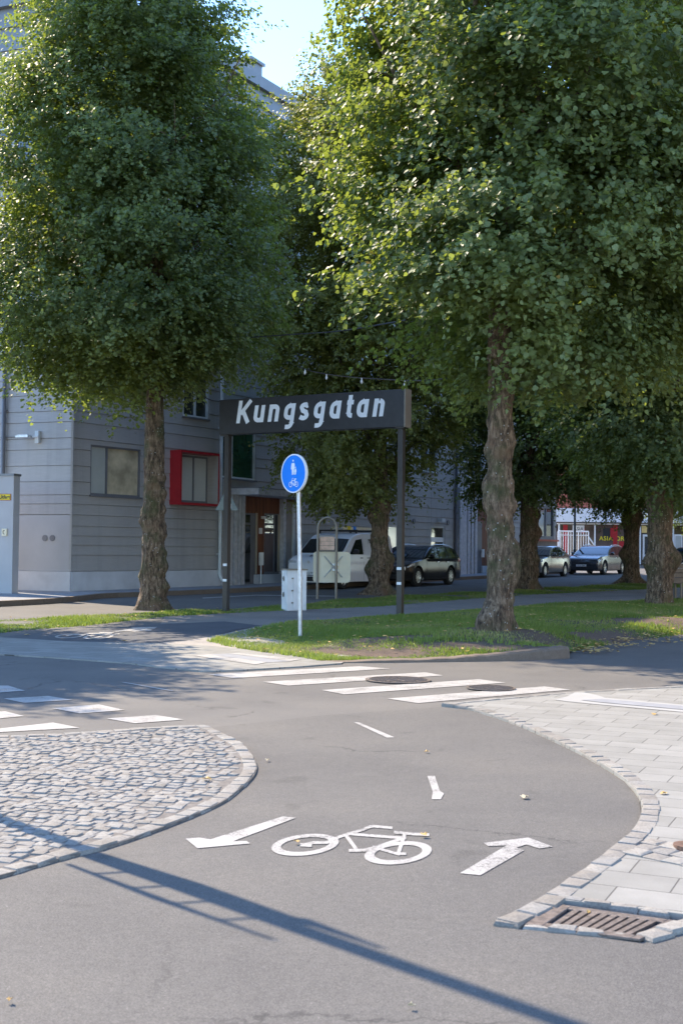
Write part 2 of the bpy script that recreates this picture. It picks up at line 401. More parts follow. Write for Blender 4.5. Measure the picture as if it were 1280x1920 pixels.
# pale paved strip beyond the crossing
strip_poly = gp((-500,1185),(0,1197),(130,1205),(300,1208.5),(390,1213),(480,1222),(560,1231),(620,1242.5),(640,1246),(565,1252),(450,1259),(381,1261),(300,1253),(245,1246),(100,1235),(0,1229),(-500,1200))
def inside(poly, x, y):
    c = False; n = len(poly); j = n-1
    for i in range(n):
        xi, yi = poly[i][0], poly[i][1]; xj, yj = poly[j][0], poly[j][1]
        if (yi > y) != (yj > y) and x < (xj-xi)*(y-yi)/(yj-yi)+xi: c = not c
        j = i
    return c
def sett(mb, cx, cy, z, ux, w, l, h, jit=.007, bev=.009):
    """one split-stone block: irregular, domed top with chamfered rim"""
    uy = Vector((-ux.y, ux.x, 0)); c = Vector((cx, cy, z)); mb.rv = random.random()
    cs = []
    for a, b in ((-1,-1),(1,-1),(1,1),(-1,1)):
        cs.append(c + ux*(a*w/2+random.uniform(-jit, jit)) + uy*(b*l/2+random.uniform(-jit, jit)))
    tz = random.uniform(-.004, .004)
    vs = [p.copy() for p in cs]
    for p in cs: q = p.copy(); q.z += h*.72+tz; vs.append(q)
    for p in cs:
        q = p + (c-p).normalized()*bev*1.6; q.z = z+h+tz+random.uniform(-.003,.003); vs.append(q)
    t = c.copy(); t.z = z+h+tz+.004; vs.append(t)
    fs = []
    for i in range(4):
        j = (i+1) % 4; fs += [(i, j, 4+j, 4+i), (4+i, 4+j, 8+j, 8+i), (8+i, 8+j, 12)]
    mb.add(vs, fs)
def edging(mb, line, wid, step, z, h, side=1):
    pts = resample(line, step)
    for a, b in zip(pts, pts[1:]):
        t = (b-a).normalized(); nrm = Vector((t.y, -t.x, 0))*side; c = (a+b)/2 + nrm*wid/2
        sett(mb, c.x, c.y, z, t, (b-a).length*1.0, wid*.98, h, .006, .005)

# --- cobbled island at the left
isl = smoothline([tuple(p) for p in gp(*island)], 4)
isl_c = sum((Vector(p) for p in isl), Vector())/len(isl)
isl_root = thing('cobbled_island', (isl_c.x, isl_c.y, 0), 0, 'traffic island paved with small uneven granite setts, rounded towards the bicycle marking', 'traffic island')
isl_root['kind'] = 'structure'
def under(o, root):
    o.parent = root; o.matrix_parent_inverse = Matrix.Translation(-Vector(root.location)); return o
def prismsheet(name, pts, mat, z0, z1, root=None):
    bmv = [Vector((p[0], p[1])) for p in pts]; n = len(bmv)
    V, E, F_, *_ = delaunay_2d_cdt(bmv, [(i, (i+1)%n) for i in range(n)], [tuple(range(n))], 1, 1e-5)
    bm = bmesh.new(); vs = [bm.verts.new((v[0], v[1], 0)) for v in V]
    for f in F_:
        try: bm.faces.new([vs[i] for i in f])
        except ValueError: pass
    fold(bm)
    r = bmesh.ops.extrude_face_region(bm, geom=list(bm.faces)); top = [g for g in r['geom'] if isinstance(g, bmesh.types.BMVert)]
    ts = set(top)
    for v in bm.verts: v.co.z = gz(v.co.y) + (z1 if v in ts else z0)
    bmesh.ops.recalc_face_normals(bm, faces=bm.faces)
    me = bpy.data.meshes.new(name); bm.to_mesh(me); bm.free(); me.materials.append(mat)
    o = bpy.data.objects.new(name, me); COL.objects.link(o)
    if root: under(o, root)
    return o
mort = plain('dark joint sand', (.12,.105,.09), .95, var=.3, scale=30)
prismsheet('joint_bed', isl, mort, -.03, .0185, isl_root)
mbE = MB(); edging(mbE, isl, .09, .125, -.03, .054, side=1)
under(mbE.build('edging_row', M['setts']), isl_root)
mbS = MB(); ux = Vector((math.cos(R(-14)), math.sin(R(-14)), 0)); uy = Vector((-ux.y, ux.x, 0))
ip = [Vector((p[0], p[1], 0)) for p in isl]
def near_edge(p, d):
    for a, b in zip(ip, ip[1:]):
        ab = b-a; t = max(0, min(1, (p-a).dot(ab)/max(ab.dot(ab), 1e-9)))
        if (a+ab*t-p).length < d: return True
    return False
row = 0; v = -3.0
while v < 12:
    wv = random.uniform(.070, .082); u = -7.5 + random.uniform(0, .1)
    while u < 4:
        lu = random.uniform(.062, .098)
        p = ux*(u+lu/2) + uy*(v+wv/2 + .018*math.sin(u*2.1+row*.13))
        if p.x > -4.3 and inside(ip, p.x, p.y) and not near_edge(p, .115):
            a = R(random.gauss(0, 3.5)); ur = Vector((ux.x*math.cos(a)-ux.y*math.sin(a), ux.x*math.sin(a)+ux.y*math.cos(a), 0))
            sett(mbS, p.x, p.y, -.026, ur, lu*.98, wv*.975, random.uniform(.046, .052), .008, .007)
        u += lu
    v += wv; row += 1
under(mbS.build('sett_paving', M['setts']), isl_root)

tag(prismsheet('pavement_strip', strip_poly, M['slabs_far'], -.05, .017), kind='structure')
# --- pavement at the right
pav_outer = [tuple(p) for p in gp(*outer)]
po = smoothline(pav_outer, 4)
top_edge = gp((828,1324.5),(972,1311),(1052,1303.5),(1153,1297.5),(1280,1291),(1500,1281),(1900,1268))
drain_o = gp((925,1739),(1225,1772),(1285,1752),(1400,1715))
pav_poly = [Vector(p) for p in po[:-2]] + gp((1030,1697),(1160,1711),(1285,1727),(1400,1708)) + gp((2300,1700),(2300,1300)) + list(reversed(top_edge[1:]))
pav_root = prismsheet('pavement', pav_poly, M['slabs'], -.05, .024)
tag(pav_root, 'pale concrete slab pavement at the right', kind='structure')
kr = tag(thing('kerb_stones', po[0], 0, 'curved row of rough granite kerb stones round the pale slab pavement', 'kerb'), kind='structure')
mbK = MB(); edging(mbK, po, .095, .14, -.02, .050, side=1 if False else -1)
edging(mbK, [Vector(p) for p in top_edge], .09, .22, -.02, .050, side=1)
under(mbK.build('kerb_row', M['setts']), kr)
# white tactile stripes with a dark band between
tag(sheet('tactile_paving', gp((1062,1312),(1078,1303.5),(1096,1304),(1120,1309.5),(1135,1314.5),(1280,1327.5),(1500,1349),(1500,1361),(1280,1341.5),(1120,1327),(1062,1321),(1040,1318)), M['tactile'], .028), kind='structure')
tag(sheet('dark_paving_band', gp((1088,1319),(1128,1317),(1280,1330.5),(1500,1352),(1500,1357),(1280,1337.5),(1130,1324)), M['darkslab'], .032), kind='structure')
mbT = MB()
for i in range(14):
    for j in range(4):
        a = G(1020+i*8+j*3, 1311+j*3.0-i*.35); mbT.box((a.x, a.y, .031), (.022,.03,.008))
for i in range(60):
    a = G(1078+i*9, 1323.4+i*.86); 
# rough patch with a rusty cover in the slabs at the right edge
rp = gp((1168,1612),(1215,1585),(1420,1592),(1420,1640),(1262,1632))
mbR = MB()
for k in range(230):
    a = random.random(); b = random.random()
    q0 = rp[0].lerp(rp[4], a).lerp(rp[1].lerp(rp[2], a) if False else rp[1].lerp(rp[2], a), b)
    pass
c0 = rp[0]; eu = (rp[4]-rp[0]); ev = (rp[1]-rp[0])
nu = max(2, int((rp[2]-rp[1]).length/.10)); nv = 3
for i in range(nu+4):
    for j in range(nv):
        q = c0 + ev*((j+.5)/nv) + eu.normalized()*(.10*(i+.5)) ; sett(mbR, q.x, q.y, .020, eu.normalized(), .095, ev.length/nv*.92, .014, .007)
o = mbR.build('sett_collar', M['setts']); tag(o, 'patch of rough setts round a rusty cover among the pale slabs', 'paving', kind='structure')
cv = G(1291,1604); mbC = MB(); mbC.tube([(cv.x,cv.y,.03),(cv.x,cv.y,.05)], .07, 20)
tag(mbC.build('valve_cover', plain('rusty iron', (.13,.075,.05), .8, .2, .4, 30)), 'small rusty round cover in the rough setts at the right edge', 'cover')

# --- drain grate with sett border
ga, gb, gc, gd = gp((985,1733),(1037,1695),(1272,1728),(1200,1762), dz=.016)
ctr = (ga+gb+gc+gd)/4
gr = thing('drain_grate', (ctr.x, ctr.y, 0), 0, 'rusty brown rectangular drain grate in the gutter, framed by rough setts', 'drain')
e1 = (gc-gb+gd-ga).normalized(); e2 = Vector((-e1.y, e1.x, 0)); 
Wd = ((gc-gb).length+(gd-ga).length)/2; Hd = abs(((gb-ga)+(gc-gd)).dot(e2))/2
up = Vector((0,0,1)); cc = Vector((ctr.x, ctr.y, 0))
sl0 = .15; sl1 = .92
fr = MB()
z = .012; th = .012
def bar(mb, u0, u1, v0, v1, zc=z, t=th):
    def P(u, v): q = (ga+(gd-ga)*u)*(1-v)+(gb+(gc-gb)*u)*v; return Vector((q.x, q.y, zc-t/2))
    mb.prism([P(u0,v0), P(u1,v0), P(u1,v1), P(u0,v1)], up, t)
bar(fr, 0, sl0, 0, 1); bar(fr, sl1, 1, 0, 1); bar(fr, sl0, sl1, 0, .14); bar(fr, sl0, sl1, .86, 1)
under(fr.build('grate_frame', M['iron'], bevel=.002), gr)
ns = 10; wsl = (sl1-sl0)/ns
for i in range(1, ns):
    b_ = MB(); x = sl0+i*wsl; bar(b_, x-.32*wsl, x+.32*wsl, .14, .86, z-.001)
    under(b_.build('grate_bar', M['iron']), gr)
pt = MB(); bar(pt, sl0-.01, sl1+.01, .1, .9,   .0055, .003); under(pt.build('pit_shade_plate', M['darkvoid']), gr)  # dark plate close under the bars, coloured for the shade of the pit
mbD = MB()
q = drain_o; l0 = [Vector(p) for p in (q[0], q[1])]
edging(mbD, [q[0]+Vector((0,0,0)), q[1]], .06, .10, -.02, .038, side=-1)
edging(mbD, [q[1], q[2], q[3]], .08, .12, -.02, .042, side=-1)
edging(mbD, gp((1045,1690),(1290,1722)), .055, .11, -.02, .048, side=1)
tag(mbD.build('drain_surround', M['setts']), 'straight rows of rough setts bordering the drain grate', 'kerb', kind='structure')
# patch under the grate: slabs sheet stays below the frame

# ------------------------------------------------------------------ road markings
def mark(name, polys, label, cat, dz=.0045, group=None, mat=None):
    mb = MB()
    for k, poly in enumerate(polys):
        ps = gp(*poly); 
        zz = dz + .0002*k
        n = len(ps); V, E, F_, *_ = delaunay_2d_cdt([Vector((p.x, p.y)) for p in ps], [(i,(i+1)%n) for i in range(n)], [tuple(range(n))], 1, 1e-6)
        mb.add([(v[0], v[1], gz(v[1])+zz) for v in V], [tuple(f) for f in F_])
    o = mb.build(name, mat or M['paint']); 
    for p in o.data.polygons:
        pass
    bm = bmesh.new(); bm.from_mesh(o.data)
    for f in bm.faces:
        f.normal_update()
        if f.normal.z < 0: f.normal_flip()
    bm.to_mesh(o.data); bm.free()
    return tag(o, label, cat, group)
zeb = [((388,1265.3),(674,1250),(732,1254.5),(438,1272.5)), ((492,1279.5),(797,1261.5),(831,1267.5),(540,1286.5)),
       ((603,1295),(897,1274.5),(948,1281),(645,1303)), ((725,1311),(1020,1288),(1070,1294),(783,1319.5))]
zl = ['farthest zebra stripe, next to the grass tip', 'zebra stripe meeting the left rim of the larger manhole cover', 'long zebra stripe just in front of the larger manhole cover', 'nearest zebra stripe, ending at the smaller manhole cover']
for p, l_ in zip(zeb, zl): mark('zebra_stripe', [p], 'white '+l_, 'road marking', group='zebra crossing stripes')
dsh = [((-70,1291),(-60,1286),(15,1286.5),(47,1296),(0,1299.5),(-50,1303)), ((7,1311),(90,1306),(136,1313.5),(45,1319)), ((97,1329),(185,1322),(234,1332.5),(150,1339)),
       ((200,1348.5),(292,1342),(345,1350.5),(252,1357.5)), ((-50,1338),(10,1335),(45,1344),(-20,1350)), ((-60,1371),(0,1367.5),(100,1356),(149,1366),(0,1374),(-60,1378))]
dl = ['white square marking at the left edge, farthest of the dashes', 'white square marking in the shade, second from the left edge', 'white square marking between the shaded one and the nearest one', 'white square marking closest to the rounded end of the cobbled island',
      'white square marking cut by the left edge, middle of the three there', 'long white pointed marking along the top edge of the cobbled island']
for p, l_ in zip(dsh, dl): mark('road_dash', [p], l_, 'road marking', group='square dashes along the bicycle crossing')
mark('lane_line', [((226,1280),(235,1280.3),(327,1296),(320,1297))], 'thin faded white line beside the shaded road, left of the zebra', 'road marking', group='thin white lane lines')
mark('lane_line', [((663,1356),(674,1357),(739,1384.5),(725,1385.5))], 'short slanted white line on the bicycle path below the zebra', 'road marking', .0075, group='thin white lane lines')
mark('lane_line', [((801,1457.5),(815,1457.5),(824,1485),(832,1491),(826,1501.5),(809,1501.5),(811,1487))], 'short curved white dash with a ragged end above the bicycle symbol', 'road marking', .0075, group='thin white lane lines')
mark('pale_street_line', [((380,1121),(480,1115.5),(627,1117.5),(627,1119),(480,1117.3),(380,1122.8))], 'faint white line on the far street in front of the van', 'road marking', .006)  # thin pale line laid along the far street
mark('arrow_marking', [((530,1534),(555,1536.5),(436,1581),(394,1577.5)), ((348,1576),(374,1574),(396,1577.7),(433,1581),(462,1580.5),(469,1585),(370,1594))], 'white arrow pointing left towards the cobbled island', 'road marking', .0075)
mark('arrow_marking', [((862,1641),(900,1645),(982,1598),(952,1587)), ((907,1584),(990,1574),(1036,1591),(1011,1594.5),(986,1587),(968,1593),(948,1589),(915,1590))], 'white arrow pointing away to the right, beside the curved kerb', 'road marking', .0075)
def ring(cx, cy, a, b, a2, b2, tilt, dx=0, dy=0, n=40):
    ps = []; ct, st = math.cos(tilt), math.sin(tilt)
    qs = []
    for k in range(n):
        t0 = 2*math.pi*k/n; t1 = 2*math.pi*(k+1)/n
        def P(t, A, B, ox, oy): x = A*math.cos(t); y = B*math.sin(t); return (cx+ox+x*ct-y*st, cy+oy+x*st+y*ct)
        qs.append((P(t0,a,b,0,0), P(t1,a,b,0,0), P(t1,a2,b2,dx,dy), P(t0,a2,b2,dx,dy)))
    return qs
def stroke(pts, w):
    out = []
    for (x0,y0),(x1,y1) in zip(pts, pts[1:]):
        l = math.hypot(x1-x0, y1-y0); nx, ny = -(y1-y0)/l*w/2, (x1-x0)/l*w/2; ex, ey = (x1-x0)/l*w*.42, (y1-y0)/l*w*.42
        out.append(((x0-ex+nx,y0-ey+ny),(x1+ex+nx,y1+ey+ny),(x1+ex-nx,y1+ey-ny),(x0-ex-nx,y0-ey-ny)))
    return out
def Z8(pts): return [(340+x/1.7778, 1520+y/1.7778) for x, y in pts]
def marks_flat(name, groups, label, cat, dz=.0075, cx=None, group=None):
    mb = MB(); P_ = []; F0 = []
    for g in groups:
        for poly in g:
            F0.append(tuple(range(len(P_), len(P_)+len(poly)))); P_ += [Vector((p.x, p.y)) for p in gp(*poly)]
    E0 = [(f[i], f[(i+1)%len(f)]) for f in F0 for i in range(len(f))]
    V, F_ = merged(P_, F0, 1e-4)      # one sheet, overlaps merged
    mb.add([(v[0], v[1], gz(v[1])+dz) for v in V], [tuple(f) for f in F_])
    o = mb.build(name, M['paint'])
    bm = bmesh.new(); bm.from_mesh(o.data)
    for f in bm.faces:
        f.normal_update()
        if f.normal.z < 0: f.normal_flip()
    bm.to_mesh(o.data); bm.free()
    return tag(o, label, cat, group)
tl = R(-6)
bike = [ring(571.8,1587.6,63.5,19.8,46,13.2,tl,.5,-.5), ring(746,1602.8,63.5,21,45,13.8,tl,.5,-.5),
        stroke(Z8([(405,120),(440,113),(485,112),(530,92),(602,70),(628,60)]), 5.2), stroke(Z8([(622,62),(640,58),(700,63)]), 4.6),
        stroke(Z8([(556,83),(640,90),(738,97)]), 5), stroke(Z8([(548,88),(585,138)]), 6.5), stroke(Z8([(562,139),(610,138),(650,128),(740,97)]), 5.5),
        stroke(Z8([(742,90),(722,150)]), 7), stroke(Z8([(640,128),(718,150),(745,150)]), 4.8), stroke(Z8([(712,78),(770,84),(822,86)]), 5), stroke(Z8([(742,82),(744,97)]), 5),
        stroke(Z8([(400,120),(430,122)]), 6)]
marks_flat('bicycle_marking', bike, 'large white bicycle symbol painted between the two arrows', 'road marking')
def Z2(pts): return [(x/3.2, 1090+y/3.2) for x, y in pts]
c1 = Z2([(418,333)])[0]; c2 = Z2([(590,337)])[0]
bike2 = [ring(c1[0],c1[1],28,4.0,22,2.5,R(-3)), ring(c2[0],c2[1],29,4.8,22,3.0,R(-4)), stroke(Z2([(400,332),(440,325),(500,327),(540,318),(610,316),(670,318)]), 1.7),
         stroke(Z2([(520,322),(560,345),(640,328),(715,321)]), 1.7), stroke(Z2([(600,312),(680,314)]), 1.5)]
marks_flat('bicycle_marking', bike2, 'small distant white bicycle symbol on the dark path left of the grass tip', 'road marking', .0125)
mark('pedestrian_marking', [Z2([(668,305),(720,298),(770,290),(800,281),(945,278),(925,289),(880,289),(918,296),(900,303),(860,302),(775,311),(810,302),(760,303),(700,308)])], 'white painted walking figure on the dark path behind the small bicycle symbol', 'road marking', .0125)
# white bands and dark band on the pale strip
mark('guide_band', [((362,1232.5),(392,1230),(500,1245.5),(478,1249.5))], 'white guide band across the pale strip, farther from the grass', 'guide paving', .022, group='white guide bands on the pale strip')
mark('guide_band', [((428,1228.3),(447,1227.5),(566,1239.5),(543,1243))], 'white guide band across the pale strip, next to the grass tip', 'guide paving', .022, group='white guide bands on the pale strip')
mark('dark_guide_band', [((392,1230),(428,1228.3),(543,1243),(500,1245.5))], 'dark band between the two white guide bands', 'guide paving', .020, mat=M['darkslab'])

# manhole covers
def manhole(px, py, rad, label):
    c = G(px, py); r = thing('manhole_cover', (c.x, c.y, 0), R(20), label, 'manhole cover')
    mb = MB(); n = 40; vs = []
    for (rr, zz) in ((rad, .011), (rad, .018), (rad*.93, .018)): vs += [(rr*math.cos(2*math.pi*k/n), rr*math.sin(2*math.pi*k/n), zz) for k in range(n)]
    mb.add(vs, [(j*n+k, j*n+(k+1)%n, (j+1)*n+(k+1)%n, (j+1)*n+k) for j in range(2) for k in range(n)]); mb.build('cover_frame', M['iron'], r)
    mb = MB(); mb.tube([(0,0,.011),(0,0,.0155)], rad*.92, n); mb.build('cover_plate', plain('cover plate iron', (.10,.08,.066), .6, .4, .3, 30), r)
    mb = MB()
    st = rad/9
    for i in range(-9, 10):
        for j in range(-9, 10):
            x, y = i*st, j*st
            if math.hypot(x, y) < rad*.88 and random.random() < .92:
                a = R(45 if (i+j) % 2 else -45); mb.box((x, y, .0185), (st*.8, st*.33, .006), Vector((math.cos(a), math.sin(a), 0)), Vector((-math.sin(a), math.cos(a), 0)))
    mb.build('cover_ribs', M['iron'], r)
manhole(746, 1277, .345, 'larger round iron manhole cover overlapping the zebra stripes')
manhole(920, 1292.5, .245, 'smaller round iron manhole cover at the right end of the nearest zebra stripe')

# ------------------------------------------------------------------ fallen leaves on the hard surfaces
def fallen(px, py, size, label, mat='palegold', dz=.012):
    c = G(px, py); mb = MB(); n = 12; vs = [(0,0,.006)]
    for k in range(n):
        a = 2*math.pi*k/n; r = size*(.55+.45*abs(math.sin(a*2.5+.3)))*random.uniform(.8,1.1)
        vs.append((r*math.cos(a), r*math.sin(a)*.8, .004+.014*abs(math.sin(a*1.0+.5))*random.random()))
    mb.add(vs, [(0, 1+k, 1+(k+1)%n) for k in range(n)]); mb.tube([(0,0,.006),(size*1.1,-size*.3,.008)], .0012, 5)
    o = mb.build('fallen_leaf', M[mat]); o.location = (c.x, c.y, dz); o.rotation_euler = (0,0,random.uniform(0,6)); tag(o, label, 'leaf', 'dry leaves lying on the asphalt and slabs')
fallen(983,1500,.035,'pale curled leaf on the asphalt right of the curved white dash')
fallen(794,1573,.024,'small yellow leaf on the saddle of the bicycle symbol','deadleaf',.016)
fallen(556,1586,.018,'tiny brown leaf inside the left wheel of the bicycle symbol','deadleaf',.014)
fallen(1244,1498,.030,'yellow leaf on the pale slabs by the bend of the kerb','deadleaf',.026)
fallen(800,1414,.022,'small dark brown leaf on the asphalt between the two short white lines','deadleaf')
fallen(388,1472,.035,'yellow leaf lying on the cobbled island','deadleaf',.03)
fallen(501,1430,.022,'small pale leaf on the asphalt just right of the cobbled island')
fallen(18,1886,.014,'tiny brown leaf in the lower left corner','deadleaf')
fallen(770,1897,.012,'tiny pale fleck of leaf beyond the pole shadow at the bottom')
fallen(1227,1346,.040,'yellow leaf on the slabs below the dark and white stripes','deadleaf',.026)
fallen(1103,1727,.012,'tiny orange leaf caught on the drain grate','deadleaf',.026)
fallen(50,1193,.06,'yellow leaf at the edge of the dark path by the pale strip','deadleaf',.02)
fallen(234,1205,.05,'orange leaf between the small bicycle symbol and the pale strip','deadleaf',.02)
fallen(173,1200,.045,'yellow leaf on the wheel of the small bicycle symbol','deadleaf',.02)
# ------------------------------------------------------------------ kerb at the grass
kb = [(600,1243.5,.015),(700,1243.5,.03),(818,1242,.045),(900,1240.5,.075),(972,1239,.11),(1030,1237,.14),(1068,1235,.155)]
kw = [G(a, b) for a, b, h in kb]; kh = [h for *_, h in kb]
sm = smoothline([(*p, h) for p, h in zip(kw, kh)], 6); mb = MB(); vs = []
rows_ = []
for i, s_ in enumerate(sm):
    p = Vector(s_[:3]); h = s_[3]; q = Vector(sm[min(i+1, len(sm)-1)][:3])-Vector(sm[max(i-1, 0)][:3]); t = q.normalized(); nn = Vector((-t.y, t.x, 0))
    j = random.uniform(-.006,.006)
    rows_.append([p+Vector((0,0,-.05)), p+nn*.008+Vector((0,0,h*.8+j)), p+nn*.03+Vector((0,0,h+j)), p+nn*.145+Vector((0,0,h+.006+j)), p+nn*.15+Vector((0,0,-.05))])
for r_ in rows_: vs += r_
fs = [(i*5+k, i*5+k+1, (i+1)*5+k+1, (i+1)*5+k) for i in range(len(rows_)-1) for k in range(4)]+[(0,1,2,3,4), tuple(range(5*len(rows_)-5, 5*len(rows_)))]
mb.add(vs, fs); tag(mb.build('kerb', M['kerbstone']), 'rounded brown granite kerb rising along the grass to its cut end', 'kerb', kind='structure')

def terrain(name, bnd, bumps, label, soil_spots, blades, step=.16, ymax=80):
    """bnd: list of world (x,y,z) boundary; interior height = edge height + bumps faded at the rim"""
    B = np.array([tuple(b) for b in bnd]); n = len(B)
    A0 = B[:, :2]; A1 = np.roll(A0, -1, 0); ZA = B[:, 2]; ZB = np.roll(ZA, -1)
    def edge(P):
        d = A1-A0; L2 = (d**2).sum(1)+1e-9
        t = np.clip(((P[:,None,:]-A0[None])*d[None]).sum(2)/L2, 0, 1)
        Q = A0[None]+d[None]*t[...,None]; D = np.sqrt(((P[:,None,:]-Q)**2).sum(2)); k = D.argmin(1); ar = np.arange(len(P))
        w_ = 1/(D**2+.02)**1.5; zz = ZA[None]*(1-t)+ZB[None]*t
        return D[ar,k], (w_*zz).sum(1)/w_.sum(1), zz[ar,k]
    def ins(P):
        x, y = P[:,0], P[:,1]; c = np.zeros(len(P), bool)
        for i in range(n):
            xi, yi = A0[i]; xj, yj = A1[i]
            with np.errstate(divide='ignore', invalid='ignore'):
                c ^= ((yi > y) != (yj > y)) & (x < (xj-xi)*(y-yi)/(yj-yi+1e-12)+xi)
        return c
    def height(P):
        D, zi, ze = edge(P); f = np.clip(D/.9, 0, 1); f = f*f*(3-2*f)
        z_ = ze*(1-f)+zi*f
        for bx, by, amp, sg in bumps: z_ = z_ + f*amp*np.exp(-((P[:,0]-bx)**2+(P[:,1]-by)**2)/(2*sg*sg))
        z_ += f*.018*(np.sin(P[:,0]*2.3+P[:,1]*1.1)+np.sin(P[:,1]*1.9-P[:,0]*.8)) 
        g = np.array([gz(v) for v in P[:,1]])
        return z_ + g, D
    def soilf(P):
        s = np.zeros(len(P))
        for sx, sy, r1, r2, a in soil_spots: s = np.maximum(s, a*np.exp(-(((P[:,0]-sx)/r1)**2+((P[:,1]-sy)/r2)**2)))
        nz = .5+.25*np.sin(P[:,0]*3.1+np.sin(P[:,1]*2.7)*1.7)+.25*np.sin(P[:,1]*4.3+np.sin(P[:,0]*3.3)*1.5)
        return np.clip(s*1.25 + (nz-.55)*.8, 0, 1)
    x0, y0 = A0.min(0); x1, y1 = A0.max(0)
    pts = []
    yy = y0
    while yy < y1:
        st = step*(1 if yy < 32 else 2.5)
        xs = np.arange(x0, x1, st); pts.append(np.stack([xs+rng.uniform(-.2,.2,len(xs))*st, np.full(len(xs), yy)], 1)); yy += st
    P = np.concatenate(pts); P = P[ins(P)]; D, _, _ = edge(P); P = P[D > step*.5]
    allp = [Vector(p) for p in A0]+[Vector(p) for p in P]
    V, E, F_, *_ = delaunay_2d_cdt(allp, [(i,(i+1)%n) for i in range(n)], [tuple(range(n))], 1, 1e-5)
    VV = np.array([tuple(v) for v in V]); H, D = height(VV)
    H = np.where(D < 1e-3, H-.03, H)
    me = bpy.data.meshes.new(name); me.from_pydata([(a[0], a[1], h) for a, h in zip(VV, H)], [], [tuple(f) for f in F_])
    at = me.attributes.new('soil', 'FLOAT', 'POINT'); at.data.foreach_set('value', soilf(VV).astype(np.float32))
    me.materials.append(M['soil']); me.shade_smooth()
    bm = bmesh.new(); bm.from_mesh(me)
    for f in bm.faces:
        f.normal_update()
        if f.normal.z < 0: f.normal_flip()
    bm.to_mesh(me); bm.free()
    o = bpy.data.objects.new(name, me); COL.objects.link(o); tag(o, label, kind='structure')
    # blades
    out = []
    tot = 0
    while tot < blades:
        Q = np.stack([rng.uniform(x0, x1, 20000), y0 + (y1-y0)*rng.uniform(0, 1, 20000)**1.6], 1)
        Q = Q[ins(Q)]; s = soilf(Q); Q = Q[rng.uniform(0,1,len(Q)) > s*1.05]; out.append(Q); tot += len(Q)
    Q = np.concatenate(out)[:blades]; H, D = height(Q)
    k = len(Q); hgt = rng.uniform(.025,.06,k)*(1+.5*np.sin(Q[:,0]*2+Q[:,1])); wd = rng.uniform(.005,.011,k)*(1+Q[:,1]/40); a = rng.uniform(0, 6.28, k)
    lean = rng.normal(0, .022, (k,2)); dx = np.cos(a)*wd; dy = np.sin(a)*wd
    vv = np.zeros((k,3,3)); vv[:,0] = np.stack([Q[:,0]-dx, Q[:,1]-dy, H-.01], 1); vv[:,1] = np.stack([Q[:,0]+dx, Q[:,1]+dy, H-.01], 1); vv[:,2] = np.stack([Q[:,0]+lean[:,0], Q[:,1]+lean[:,1], H+hgt], 1)
    gob = fastmesh('grass', vv.reshape(-1,3), np.arange(k*3).reshape(-1,3), np.repeat(np.clip(rng.uniform(0,.62,k)+.22*(np.sin(Q[:,0]*1.7+Q[:,1]*.9)+np.sin(Q[:,0]*.8-Q[:,1]*2.1))+.3*soilf(Q), 0, 1), 3), M['grass_blade'])
    return o, gob, height, ins, soilf, (x0,y0,x1,y1)
def fastmesh(name, verts, faces, rnd, mat, smooth=False):
    me = bpy.data.meshes.new(name); nv = len(verts); nf, k = faces.shape
    me.vertices.add(nv); me.vertices.foreach_set('co', verts.astype(np.float32).ravel())
    me.loops.add(nf*k); me.loops.foreach_set('vertex_index', faces.astype(np.int32).ravel())
    me.polygons.add(nf); me.polygons.foreach_set('loop_start', np.arange(0, nf*k, k, dtype=np.int32))
    me.update(calc_edges=True)
    at = me.attributes.new('rnd', 'FLOAT', 'POINT'); at.data.foreach_set('value', rnd.astype(np.float32))
    me.materials.append(mat)
    if smooth: me.shade_smooth()
    o = bpy.data.objects.new(name, me); COL.objects.link(o); return o

def wp(lst): return [(*G(a, b, 0).xy, z_) for a, b, z_ in lst]
TREE2 = G(936, 1178, .24)
bndB = wp([(385,1204,.0),(430,1190,.005),(480,1179,.005),(560,1166,.01),(640,1163,.01),(745,1159,.01),(880,1147,.01),(1000,1139,.01),(1100,1132,.01),(1210,1127,.01),(1280,1122,.01),(1500,1109,.01),(1620,1103,.0),(1700,1130,.0),(1500,1163,.0),(1400,1174,.0),(1280,1190,.0),(1180,1205,.0),(1120,1213,.0),(1078,1221,.0)])
kback = [(r_[3].x, r_[3].y, h_) for r_, h_ in zip(rows_, [s_[3]-.015 for s_ in sm])][::-1]
bndB += kback[::2] + wp([(560,1235,.01),(480,1224,.01),(420,1213,.005)])
